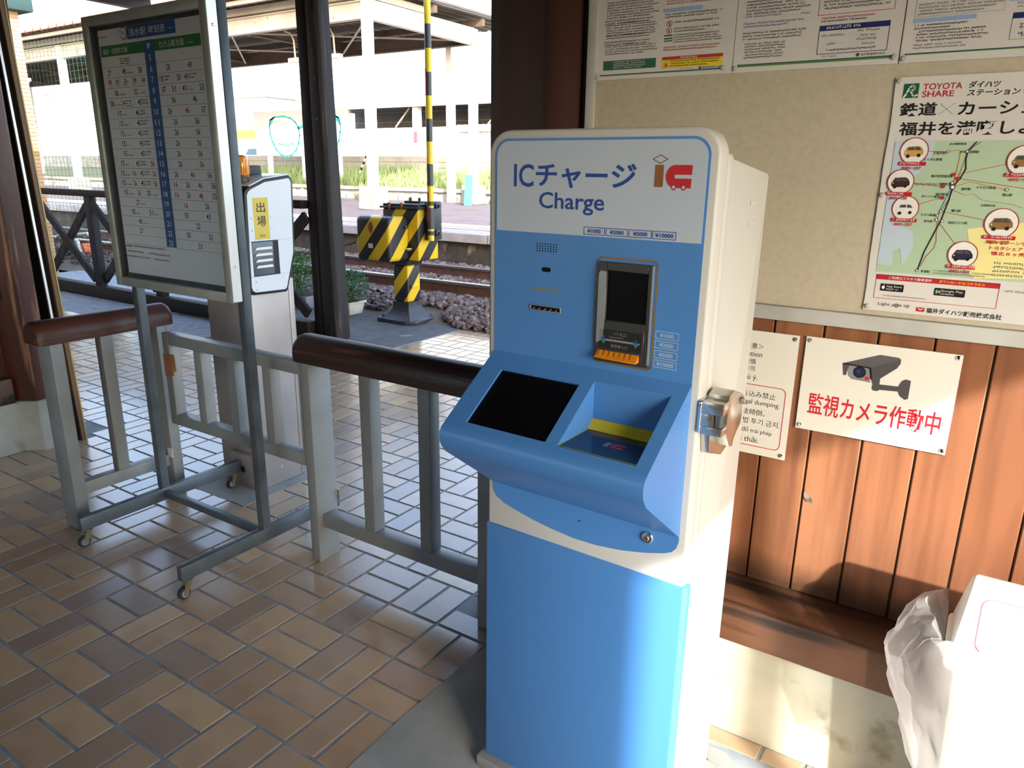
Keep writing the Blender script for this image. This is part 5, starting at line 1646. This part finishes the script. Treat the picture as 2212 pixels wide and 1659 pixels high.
# ------------------------------------------------------------ stone wall, weeds, sheds beyond the platform
mat('rubble_a', '#a39b8c', 0.9, var=('#7d766a', 3, 0.35, 0.65), bump=(7, 0.6, 0.03))
mat('coping', '#a99c8a', 0.9, var=('#94877a', 3, 0.4, 0.7))
mat('block_wall', '#b3aa9c', 0.9, var=('#a0978a', 1.2, 0.4, 0.7))
mat('shed_white', '#d9d8d4', 0.7)
mat('shed_dark', '#5f5a58', 0.9, var=('#6d6866', 2, 0.4, 0.7))
mat('grass_green', '#8f9f66', 0.9, var=('#788a52', 4, 0.4, 0.7))
mat('grass_soil', '#8a8462', 0.95, var=('#7d8a55', 2, 0.4, 0.7))
rw = struct(box('wall_stone', MATS['concrete'], None, -45, 4, 16.12, 16.4, -0.15, 0.90))
rr = random.Random(8)
smesh2 = []
for i in range(7):
    k1 = [rr.uniform(0.8, 1.12) for _ in ico]
    me = bpy.data.meshes.new('wall_stone')
    me.from_pydata([(v[0] * q * 0.24, v[1] * q * 0.16, v[2] * q * 0.21) for v, q in zip(ico, k1)], [], icf)
    me.materials.append(MATS['rubble_a'])
    smesh2.append(me)
x = -20.5
while x < -4:
    for z in (0.25, 0.68):
        o = bpy.data.objects.new('stone', rr.choice(smesh2))
        COL.objects.link(o)
        o.parent = rw
        o.location = (x + rr.uniform(-.04, .04) + (0.2 if z < 0.5 else 0), 16.08 + rr.uniform(-.03, .02), z + rr.uniform(-.03, .03))
        o.rotation_euler = (0, rr.uniform(-.25, .25), rr.choice((0, math.pi)) + rr.uniform(-.2, .2))
        o.scale = (rr.uniform(0.85, 1.1), 1, rr.uniform(0.9, 1.1))
    x += 0.43
box('coping', MATS['coping'], rw, -45, 4, 16.0, 16.45, 0.90, 1.0, bevel=0.01, seg=1)
bank = struct(MB().prism([(16.4, 0.3), (18.6, 0.3), (18.6, 1.42), (16.4, 0.94)], 'x', -45, 4).build('ground_bank', MATS['grass_soil'], None))
gr = MB()
rg = random.Random(17)
for _ in range(9000):
    x, y = rg.uniform(-24, -7.5), rg.uniform(16.45, 18.45)
    if rg.random() > 0.45 + 0.5 * math.sin(x * 1.1) * math.sin(x * 0.37 + 1) + 0.15:
        continue
    z = 0.94 + (y - 16.4) * 0.218
    h = rg.uniform(0.12, 0.42) * (1.5 if rg.random() < 0.06 else 1)
    a = rg.uniform(0, 6.28)
    dx, dy = math.cos(a) * 0.016, math.sin(a) * 0.016
    lx, ly = rg.uniform(-.14, .14), rg.uniform(-.14, .14)
    gr.add([(x - dx, y - dy, z - 0.03), (x + dx, y + dy, z - 0.03), (x + dx * .7 + lx * .5, y + dy * .7 + ly * .5, z + h * 0.6), (x - dx * .7 + lx * .5, y - dy * .7 + ly * .5, z + h * .6), (x + lx, y + ly, z + h)], [(0, 1, 2, 3), (3, 2, 4)])
go = gr.build('weeds', MATS['grass_green'], None, kind='stuff', flip=False)
go['label'] = 'pale green weeds growing on the bank beyond the opposite platform'
go['category'] = 'grass'
bw = struct(box('wall_block', MATS['concrete'], None, -45, 4, 18.72, 18.9, 0.3, 1.95))
for j in range(4):
    for i in range(56):
        x = -28 + i * 0.4 + (0.2 if j % 2 else 0)
        box('block', MATS['block_wall'], bw, x + 0.006, x + 0.394, 18.6, 18.7195, 1.20 + j * 0.19 + 0.005, 1.20 + (j + 1) * 0.19 - 0.005)
shed = thing('shed', 'long white open-fronted shed with dark block wall beyond the platform', 'shed', (-18, 22, 1.2))
box('front_wall', MATS['shed_white'], shed, -24.3, -4, 22.0, 22.15, 0.5, 3.105)
box('eave_board', MATS['shed_white'], shed, -24.3, -4, 21.8, 21.95, 3.86, 3.99)
box('upper_front', MATS['shed_white'], shed, -24.3, -4, 21.96, 22.10, 3.87, 7.6)
box('back_wall', MATS['shed_dark'], shed, -24.3, -4, 25.5, 25.7, 0.5, 6.5)
box('inner_ceiling', MATS['shed_dark'], shed, -24.3, -4, 22.11, 25.49, 4.02, 4.1)
for j in range(3):
    box('back_joint', MATS['block_wall'], shed, -24.3, -4, 25.47, 25.499, 3.15 + j * 0.42, 3.165 + j * 0.42)
for x in (-24.1, -21.4, -17.6, -13.2, -9.5):
    box('shed_post', MATS['shed_white'], shed, x - 0.14, x + 0.14, 21.97, 22.2, 3.105, 3.86)
for x in (-23.0, -18.9, -14.4):
    MB().bar((x, 22.3, 3.15), (x + 0.75, 22.3, 3.86), 0.05, 0.05).build('strut', MATS['canopy_steel'], shed)
box('red_notice', MATS['ink_softred'], shed, -17.68, -17.50, 21.95, 21.969, 2.55, 2.95)
rf2 = MB()
for i in range(14):
    rf2.lathe((-15.3 + i * 0.28, 21.7, 3.02), [(0.13, 0.0), (0.13, 0.3)], 10, 'y')
rf2.build('lean_to_tiles', MATS['shed_white'], shed, kind='stuff')
# billboard with spectacles
mat('spec_cyan', '#3fbfcb', 0.5)
bb = thing('billboard', 'white billboard with a pair of cyan spectacles painted on it', 'billboard', (-18.4, 17.0, 0.98))
box('panel', MATS['shed_white'], bb, -20.9, -16.25, 16.98, 17.04, 1.93, 3.42, bevel=0.02)
for x in (-20.3, -18.5, -16.8):
    box('post', MATS['shed_white'], bb, x - 0.09, x + 0.09, 17.045, 17.14, 0.9, 3.3)
BBP = Plane((0, 16.98, 0), (1, 0, 0), (0, 0, 1))
t_ = MB()
lens = [(-0.80, 0.35), (-0.74, 0.55), (-0.5, 0.64), (-0.05, 0.66), (0.3, 0.60), (0.55, 0.46), (0.70, 0.26), (0.73, 0.02), (0.66, -0.22), (0.5, -0.47), (0.25, -0.63), (0.0, -0.68), (-0.28, -0.62), (-0.52, -0.44), (-0.70, -0.18), (-0.79, 0.1)]
for cx_, sg in ((-19.28, 1), (-17.38, -1)):
    BBP.line(t_, [(cx_ + sg * a, 2.58 + b_) for a, b_ in lens], 0.055, 0.002, True)
    BBP.poly(t_, [(cx_ + sg * a, 2.58 + b_) for a, b_ in ((-0.80, 0.35), (-0.74, 0.57), (-0.50, 0.68), (-0.62, 0.45))], 0.002)
BBP.line(t_, [(-18.60, 2.84), (-18.33, 2.90), (-18.06, 2.84)], 0.09, 0.002)
t_.build('painted_spectacles', MATS['spec_cyan'], bb, flip=False)
t_ = MB()
BBP.micro(t_, -19.9, -18.3, 2.35, 1, 0.16, 0.002, rq)
t_.build('printed_lettering', MATS['spec_cyan'], bb, flip=False)
# building with orange band and a car, far left
mat('orange_band', '#e2a63c', 0.6)
ob = thing('building', 'white building with an orange band, far behind the ticket reader', 'building', (-34, 27, -0.15))
box('walls', MATS['shed_white'], ob, -44, -32.4, 27, 31, -0.15, 5.2)
box('orange_stripe', MATS['orange_band'], ob, -44, -32.38, 26.96, 26.998, 3.05, 3.52)
box('roof', MATS['shed_white'], ob, -44.3, -32.1, 26.6, 31.4, 5.2, 5.45)
car_paint = mat('car_silver', '#c9ced2', 0.25, 0.4)
mat('car_glass', '#5f7d94', 0.1)
ct = thing('car', 'silver car parked far away beyond the ticket reader', 'car', (-25.6, 21.0, 1.3))
MB().prism([(-27.6, 1.45), (-23.6, 1.45), (-23.55, 1.78), (-23.9, 1.98), (-24.4, 2.03), (-25.1, 2.34), (-26.6, 2.36), (-27.3, 2.05), (-27.6, 1.95)], 'y', 20.9, 22.0 - 0.12).build('body', car_paint, ct, bevel=0.06, seg=2)
MB().prism([(-26.55, 2.06), (-26.3, 2.30), (-25.8, 2.30), (-25.8, 2.06)], 'y', 20.885, 20.95).build('window', MATS['car_glass'], ct)
MB().prism([(-25.72, 2.06), (-25.72, 2.30), (-25.15, 2.28), (-24.65, 2.06)], 'y', 20.885, 20.95).build('window', MATS['car_glass'], ct)
for x in (-26.9, -24.3):
    MB().lathe((x, 20.88, 1.42), [(0.30, 0.0), (0.30, 0.2)], 16, 'y').build('wheel', MATS['rubber'], ct)
box('embankment', MATS['block_wall'], bw, -45, -19.9, 18.95, 26.5, 0.3, 1.12)
# striped stick, blue board
stick = thing('striped_pole', 'short leaning black and white striped pole in the weeds', 'pole', (-16.2, 17.5, 1.3))
a0, a1 = Vector((-16.36, 17.5, 1.30)), Vector((-15.95, 17.5, 1.96))
for i in range(7):
    MB().tube([a0 + (a1 - a0) * (i / 7), a0 + (a1 - a0) * ((i + 1) / 7)], 0.035, 8).build('band', MATS['reader_black'] if i % 2 == 0 else MATS['canopy_white'], stick)
blb = thing('blue_board', 'small blue board leaning beside the farther canopy column base', 'board', (-9.33, 14.4, 0.65))
mat('board_blue', '#4f86a8', 0.6)
MB().prism([(-9.62, 0.6505), (-9.40, 0.6505), (-9.36, 1.42), (-9.58, 1.42)], 'y', 14.42, 14.46).build('panel', MATS['board_blue'], blb)
box('batten', MATS['board_blue'], blb, -9.58, -9.40, 14.461, 14.49, 0.7, 0.76)

# ------------------------------------------------------------ timber posts and lattice fence at the porch edge
wp = thing('porch_post', 'dark weathered double timber post of the porch, in front of the track', 'post', (-2.95, 3.42, 0))
box('half_post', MATS['weathered_post'], wp, -3.195, -3.075, 3.43, 3.56, 0.004, 3.32, bevel=0.008)
mpm = MB()
prof_ = [(0.004, -2.850), (0.3, -2.857), (0.9, -2.872), (1.6, -2.887), (2.4, -2.905), (3.32, -2.92)]
vs = []
for z, xr in prof_:
    vs += [(-3.055, 3.41, z), (xr - 0.03, 3.395, z), (xr, 3.43, z), (xr, 3.55, z), (-3.055, 3.55, z)]
fs = []
for r in range(5):
    for i in range(5):
        fs.append((r * 5 + i, r * 5 + (i + 1) % 5, (r + 1) * 5 + (i + 1) % 5, (r + 1) * 5 + i))
fs += [(4, 3, 2, 1, 0), tuple(range(25, 30))]
mpm.add(vs, fs)
mpm.build('main_post', MATS['weathered_post'], wp, bevel=0.008)
for z in (1.95, 2.28):
    MB().lathe((-2.965, 3.40, z), [(0.012, 0.012), (0.012, -0.008), (0.007, -0.011)], 8, 'y').build('bolt', MATS['stand_steel'], wp)
fn = thing('lattice_fence', 'dark timber fence of crossed braces between porch posts', 'fence', (-6, 3.4, 0.02))
wx = MATS['weathered_x']
box('top_rail', wx, fn, -8.9, -3.198, 3.355, 3.445, 1.188, 1.262, bevel=0.006)
box('bottom_rail', wx, fn, -8.9, -3.198, 3.34, 3.46, 0.012, 0.146, bevel=0.006)
posts_x = [-8.10, -6.85, -5.60, -4.35]
for x in posts_x:
    box('fence_post', MATS['weathered_post'], fn, x - 0.065, x + 0.065, 3.36, 3.44, 0.1465, 1.1875, bevel=0.006)
bays = [(-8.035, -6.915), (-6.785, -5.665), (-5.535, -4.415), (-4.285, -3.205)]
for a, b_ in bays:
    MB().bar((a, 3.375, 1.12), (b_, 3.375, 0.22), 0.04, 0.105, (0, 0, 1)).build('brace', MATS['weathered_post'], fn, bevel=0.005, seg=1)
    MB().bar((a, 3.420, 0.22), (b_, 3.420, 1.12), 0.04, 0.105, (0, 0, 1)).build('brace', MATS['weathered_post'], fn, bevel=0.005, seg=1)
box('low_step', MATS['concrete'], fn, -3.96, -3.2, 3.47, 3.62, 0.0045, 0.06)

# ------------------------------------------------------------ crossing barrier machine and its raised arm
def stripes(name, a, b_, axis, per, off, rough=0.45):
    mt = mat(name, a, rough)
    n, L = mt.node_tree.nodes, mt.node_tree.links
    tc = n.new('ShaderNodeTexCoord')
    sp_ = n.new('ShaderNodeSeparateXYZ')
    L.new(tc.outputs['Object'], sp_.inputs[0])
    def mth(op, x, y):
        q = n.new('ShaderNodeMath')
        q.operation = op
        for i, v in enumerate((x, y)):
            if isinstance(v, (int, float)):
                q.inputs[i].default_value = v
            else:
                L.new(v, q.inputs[i])
        return q.outputs[0]
    s_ = 0
    for i, c_ in enumerate(axis):
        if c_:
            s_ = mth('ADD', s_, mth('MULTIPLY', sp_.outputs[i], c_))
    f_ = mth('FRACT', mth('ADD', mth('DIVIDE', s_, per), off), 0)
    g_ = mth('GREATER_THAN', f_, 0.5)
    mx = n.new('ShaderNodeMix')
    mx.data_type = 'RGBA'
    L.new(g_, mx.inputs[0])
    mx.inputs[6].default_value = lin(a)
    mx.inputs[7].default_value = lin(b_)
    L.new(mx.outputs[2], n['Principled BSDF'].inputs['Base Color'])
    return mt
stripes('hazard_box', '#d2b01f', '#25262b', (-1.15, -1.15, 1), 0.34, 0.55)
stripes('hazard_arm', '#d8bd2a', '#3a3d40', (0, 0, 1), 0.4115, 0.12)
mat('machine_dark', '#2b2c31', 0.45, var=('#38393d', 6, 0.4, 0.7))
mat('rust', '#8a4a2a', 0.8)
bmach = thing('barrier_machine', 'yellow and black striped crossing barrier machine on a flared iron foot', 'barrier', (-2.94, 4.5, 0))
md_ = MATS['machine_dark']
MB().prism([(-3.21, 4.30), (-2.82, 4.29), (-2.73, 4.37), (-2.73, 4.70), (-2.81, 4.78), (-3.15, 4.78), (-3.24, 4.70), (-3.25, 4.38)], 'z', 0.0045, 0.045).build('base_plate', md_, bmach, bevel=0.008)
ft = MB()
lv = [(0.045, 0.205), (0.07, 0.165), (0.10, 0.135), (0.14, 0.113), (0.19, 0.103), (0.22, 0.101)]
vs, fs = [], []
cxm, cym = -2.97, 4.51
for z, h in lv:
    vs += [(cxm - h, cym - h, z), (cxm + h, cym - h, z), (cxm + h, cym + h, z), (cxm - h, cym + h, z)]
for r in range(len(lv) - 1):
    for i in range(4):
        fs.append((r * 4 + i, r * 4 + (i + 1) % 4, r * 4 + 4 + (i + 1) % 4, r * 4 + 4 + i))
fs += [(3, 2, 1, 0), tuple(range(len(lv) * 4 - 4, len(lv) * 4))]
ft.add(vs, fs)
ft.build('flared_foot', md_, bmach, smooth=True)
hz = MATS['hazard_box']
box('pedestal', hz, bmach, cxm - 0.1, cxm + 0.1, cym - 0.1, cym + 0.1, 0.2205, 0.60, bevel=0.02, seg=3)
MB().prism([(cxm - 0.1, 0.6005), (cxm + 0.1, 0.6005), (cxm + 0.125, 0.655), (cxm - 0.125, 0.655)], 'y', cym - 0.12, cym + 0.12).build('collar', md_, bmach)
for x, y in ((-3.19, 4.38), (-2.85, 4.35), (-2.79, 4.68)):
    MB().lathe((x, y, 0.045), [(0.022, 0.0), (0.022, 0.018), (0.013, 0.02), (0.013, 0.032)], 6, 'z').build('foot_bolt', MATS['rust'], bmach)
# upper box and the motor housing in front of it
MB().box(-3.18, -2.71, 4.40, 4.72, 0.656, 1.165).build('main_box', hz, bmach, bevel=0.018, seg=3)
lidm = MB().box(-3.2, -2.69, 4.38, 4.74, 1.166, 1.186).box(-3.175, -2.715, 4.405, 4.715, 1.186, 1.212).build('lid', md_, bmach, bevel=0.004, seg=1)
for x in (-3.08, -2.92):
    box('lid_clip', MATS['rust'], lidm, x, x + 0.022, 4.374, 4.398, 1.16, 1.222)
for x in (-2.99, -2.87):
    MB().lathe((x, 4.62, 1.212), [(0.022, 0.0), (0.022, 0.02), (0.014, 0.022), (0.014, 0.055)], 10, 'z').build('terminal', md_, lidm)
box('terminal_block', md_, lidm, -3.03, -2.83, 4.57, 4.67, 1.2125, 1.235)
hsg = MB().box(-3.27, -2.825, 4.10, 4.399, 0.662, 1.095).build('motor_housing', hz, bmach, bevel=0.04, seg=4)
MB().prism([(-3.095, 0.99), (-3.075, 1.04), (-3.045, 1.04), (-3.03, 1.0), (-3.04, 0.955), (-3.06, 0.93), (-3.08, 0.95)], 'y', 4.0975, 4.0995).build('rust_patch', MATS['rust'], hsg)
box('small_label', MATS['sign_plate'], hsg, -3.1, -3.045, 4.096, 4.0995, 0.79, 0.835)
box('latch', MATS['hazard_arm'], hsg, -2.8245, -2.79, 4.33, 4.395, 0.755, 0.785, bevel=0.004)
box('upper_latch', md_, hsg, -2.8245, -2.8, 4.31, 4.36, 0.98, 1.005, bevel=0.004)
box('yellow_tag', hz, bmach, cxm + 0.1005, cxm + 0.115, cym - 0.07, cym + 0.06, 0.36, 0.405, bevel=0.006)
box('pivot_plate', md_, bmach, -2.7095, -2.63, 4.50, 4.68, 0.86, 1.24, bevel=0.01)
for z in (0.93, 1.2):
    MB().lathe((-2.63, 4.58, z), [(0.03, 0.0), (0.03, 0.03), (0.015, 0.035), (0.015, 0.06)], 10, 'x').build('pivot_bolt', md_, bmach)
arm = MB().tube([(-2.595, 4.46, 0.865), (-2.595, 4.46, 4.6)], 0.031, 14).build('raised_arm', MATS['hazard_arm'], bmach, smooth=True, label='black and yellow banded arm raised upright')
mat('reflector_red', '#a52c28', 0.4)
for za, zb2 in ((1.06, 1.33), (2.215, 2.45)):
    mb = MB()
    pts = []
    for i in range(7):
        a = math.radians(175 + i * 17)
        pts.append((-2.595 + 0.0325 * math.cos(a), 4.46 + 0.0325 * math.sin(a)))
    for i in range(6):
        mb.add([(pts[i][0], pts[i][1], za), (pts[i + 1][0], pts[i + 1][1], za), (pts[i + 1][0], pts[i + 1][1], zb2), (pts[i][0], pts[i][1], zb2)], [(0, 1, 2, 3)])
    mb.build('reflector', MATS['reflector_red'], arm, flip=False)
for z in (0.94, 1.225):
    MB().lathe((-2.595, 4.46, z), [(0.036, -0.02), (0.036, 0.02)], 14, 'z').build('clamp', md_, arm)
# rusty chain to the left
ch = thing('chain', 'rusty orange chain hanging from the barrier machine towards the left', 'chain', (-4.2, 4.3, 0.6))
pts = []
for i in range(47):
    t = i / 46
    pts.append(Vector((-3.285 - 2.2 * t, 4.2 - 0.06 * t, 0.845 - 0.62 * t + 0.42 * t * t)))
lk = []
for i in range(46):
    d = (pts[i + 1] - pts[i]).normalized()
    s_ = d.cross(Vector((0, 0, 1))).normalized()
    if i % 2:
        s_ = d.cross(s_).normalized()
    c0 = (pts[i] + pts[i + 1]) / 2
    L_ = (pts[i + 1] - pts[i]).length * 0.72
    ring = [c0 + d * (L_ * math.cos(a)) + s_ * (0.013 * math.sin(a)) for a in [2 * math.pi * q / 10 for q in range(11)]]
    MB().tube(ring, 0.0042, 5, close=False).build('link', MATS['rust'], ch)

# ------------------------------------------------------------ potted plants
mat('leaf_dark', '#2f5b33', 0.55, var=('#467a3d', 14, 0.35, 0.65))
mat('leaf_light', '#56883f', 0.55, var=('#3d6b33', 14, 0.35, 0.65))
mat('stem_green', '#4c6a3c', 0.7)
mat('pot_white', '#d3d2c9', 0.5, var=('#bdbcb2', 7, 0.4, 0.7))
mat('pot_grey', '#8b8f96', 0.5)
mat('soil', '#3c3129', 0.95)
def foliage(mb, c0, rx, ry, z0, z1, n, rnd, ls):
    for _ in range(n):
        t = rnd.random() ** 0.8
        z = z0 + (z1 - z0) * t
        k_ = math.sin(math.pi * min(0.97, 0.18 + 0.72 * t)) ** 0.7
        a = rnd.uniform(0, 6.28)
        r = math.sqrt(rnd.random())
        p = Vector((c0[0] + rx * k_ * r * math.cos(a), c0[1] + ry * k_ * r * math.sin(a), z))
        d = Vector((math.cos(a) + rnd.uniform(-.6, .6), math.sin(a) + rnd.uniform(-.6, .6), rnd.uniform(-.2, .9))).normalized()
        s_ = d.cross(Vector((0, 0, 1)))
        if s_.length < 0.1:
            continue
        s_ = (s_.normalized() + Vector((rnd.uniform(-.4, .4), rnd.uniform(-.4, .4), rnd.uniform(-.4, .4)))).normalized()
        l = ls * rnd.uniform(0.6, 1.25)
        nn = d.cross(s_)
        mb.add([p, p + d * l * 0.45 + s_ * l * 0.26 + nn * l * .05, p + d * l, p + d * l * 0.45 - s_ * l * 0.26 + nn * l * .05], [(0, 1, 2), (0, 2, 3)])
rl = random.Random(6)
pp = thing('potted_plant', 'bushy green plant in a square white pot beside the dark timber post', 'plant', (-3.73, 4.43, 0))
def pot(t, x, y, hb, ht, z0, z1, material):
    m_ = MB()
    m_.add([(x - hb, y - hb, z0), (x + hb, y - hb, z0), (x + hb, y + hb, z0), (x - hb, y + hb, z0), (x - ht, y - ht, z1), (x + ht, y - ht, z1), (x + ht, y + ht, z1), (x - ht, y + ht, z1)],
           [(3, 2, 1, 0), (4, 5, 6, 7), (0, 1, 5, 4), (1, 2, 6, 5), (2, 3, 7, 6), (3, 0, 4, 7)])
    return m_.build('pot', material, t, bevel=0.01)
pot(pp, -3.74, 4.43, 0.095, 0.118, 0.0045, 0.125, MATS['pot_white'])
box('pot_rim', MATS['pot_white'], pp, -3.875, -3.605, 4.295, 4.565, 0.1255, 0.150, bevel=0.008)
box('soil', MATS['soil'], pp, -3.855, -3.625, 4.315, 4.545, 0.1505, 0.152)
mb = MB()
foliage(mb, (-3.73, 4.43), 0.22, 0.22, 0.15, 0.47, 1500, rl, 0.042)
mb.build('leaves', MATS['leaf_dark'], pp, kind='stuff', flip=False)
mb = MB()
for i in range(26):
    a = rl.uniform(0, 6.28)
    r = rl.uniform(0.05, 0.2)
    mb.tube([(-3.73 + r * .3 * math.cos(a), 4.43 + r * .3 * math.sin(a), 0.15), (-3.73 + r * math.cos(a), 4.43 + r * math.sin(a), rl.uniform(0.36, 0.56))], 0.0025, 5)
mb.build('stems', MATS['stem_green'], pp, kind='stuff')
p2_ = thing('planter', 'wide grey planter with a light green bush behind the fence brace', 'plant', (-4.62, 4.45, 0))
box('trough', MATS['pot_grey'], p2_, -4.95, -4.30, 4.31, 4.58, 0.0045, 0.145, bevel=0.012)
box('soil', MATS['soil'], p2_, -4.93, -4.32, 4.33, 4.56, 0.1455, 0.150)
mb = MB()
foliage(mb, (-4.62, 4.45), 0.34, 0.2, 0.15, 0.62, 1900, rl, 0.042)
mb.build('leaves', MATS['leaf_light'], p2_, kind='stuff', flip=False)
mb = MB()
for i in range(24):
    a = rl.uniform(0, 6.28)
    r = rl.uniform(0.05, 0.26)
    mb.tube([(-4.62 + r * .4 * math.cos(a), 4.45 + r * .3 * math.sin(a), 0.15), (-4.62 + r * math.cos(a), 4.45 + 0.6 * r * math.sin(a), rl.uniform(0.4, 0.6))], 0.003, 5)
mb.build('stems', MATS['stem_green'], p2_, kind='stuff')

# ------------------------------------------------------------ brick-faced building at the far left
piece_mat('brick_tan', ['#b9956d', '#c4a27c', '#ad8a64'], 0.8, 'object')
mat('mortar', '#7f6a52', 0.9)
mat('eave_green', '#27403f', 0.7)
bb2 = thing('brick_building', 'tan brick-faced building corner behind the left pillar', 'building', (-9.6, 3.0, -0.1))
box('core', MATS['mortar'], bb2, -13, -9.008, 1.6, 3.945, -0.12, 3.43)
i = 0
z = -0.10
bmesh_cache = None
while z < 3.40:
    m_ = MB().box(-9.0085, -9.0, 1.6, 3.95, z + 0.003, z + 0.047)
    m_.box(-9.9, -9.0085, 3.9455, 3.953, z + 0.003, z + 0.047)
    m_.build('brick_course', MATS['brick_tan'], bb2)
    z += 0.05
box('eave', MATS['eave_green'], bb2, -13.3, -8.85, 1.2, 4.08, 3.435, 3.62, bevel=0.01)

# green net and hand cart beyond the fence
mat('net_green', '#2c5a4c', 0.8)
nt_ = thing('net', 'fine dark green net strung beyond the lattice fence', 'net', (-9.5, 4.7, 0))
mb = MB()
for i in range(34):
    x = -12.2 + i * 0.11
    mb.bar((x, 4.75, -0.1), (x, 4.75, 3.3), 0.003, 0.003, (0, 1, 0))
for j in range(46):
    z = -0.1 + j * 0.075
    sag = 0.03
    for i in range(5):
        xa, xb = -12.2 + i * 0.73, -12.2 + (i + 1) * 0.73
        mb.bar((xa, 4.75, z + sag * math.sin(i * 1.3 + j)), (xb, 4.75, z + sag * math.sin((i + 1) * 1.3 + j)), 0.003, 0.003)
mb.build('mesh', MATS['net_green'], nt_, kind='stuff')
for x in (-12.2, -8.56):
    box('net_post', MATS['net_green'], nt_, x - 0.025, x + 0.025, 4.76, 4.80, -0.1, 3.35)
ca = thing('hand_cart', 'white tube hand cart with orange panel behind the lattice fence', 'cart', (-10.6, 5.0, -0.1))
MB().tube([(-11.0, 4.95, 0.25), (-10.95, 4.95, 0.40), (-10.6, 4.95, 0.44), (-10.35, 4.95, 0.34), (-10.22, 4.95, -0.10)], 0.03, 10).build('handle', MATS['canopy_white'], ca, smooth=True)
MB().tube([(-11.0, 5.25, 0.25), (-10.95, 5.25, 0.40), (-10.6, 5.25, 0.44), (-10.35, 5.25, 0.34), (-10.22, 5.25, -0.10)], 0.03, 10).build('handle', MATS['canopy_white'], ca, smooth=True)
mat('cart_orange', '#d0652a', 0.5)
MB().prism([(-10.40, 0.30), (-10.28, -0.05), (-10.14, -0.05), (-10.28, 0.32)], 'y', 4.98, 5.22).build('panel', MATS['cart_orange'], ca)
MB().lathe((-10.85, 5.03, 0.02), [(0.14, 0.0), (0.14, 0.05)], 16, 'y').build('wheel', MATS['rubber'], ca)
box('tray', MATS['net_green'], ca, -11.0, -10.42, 4.98, 5.22, 0.12, 0.26)
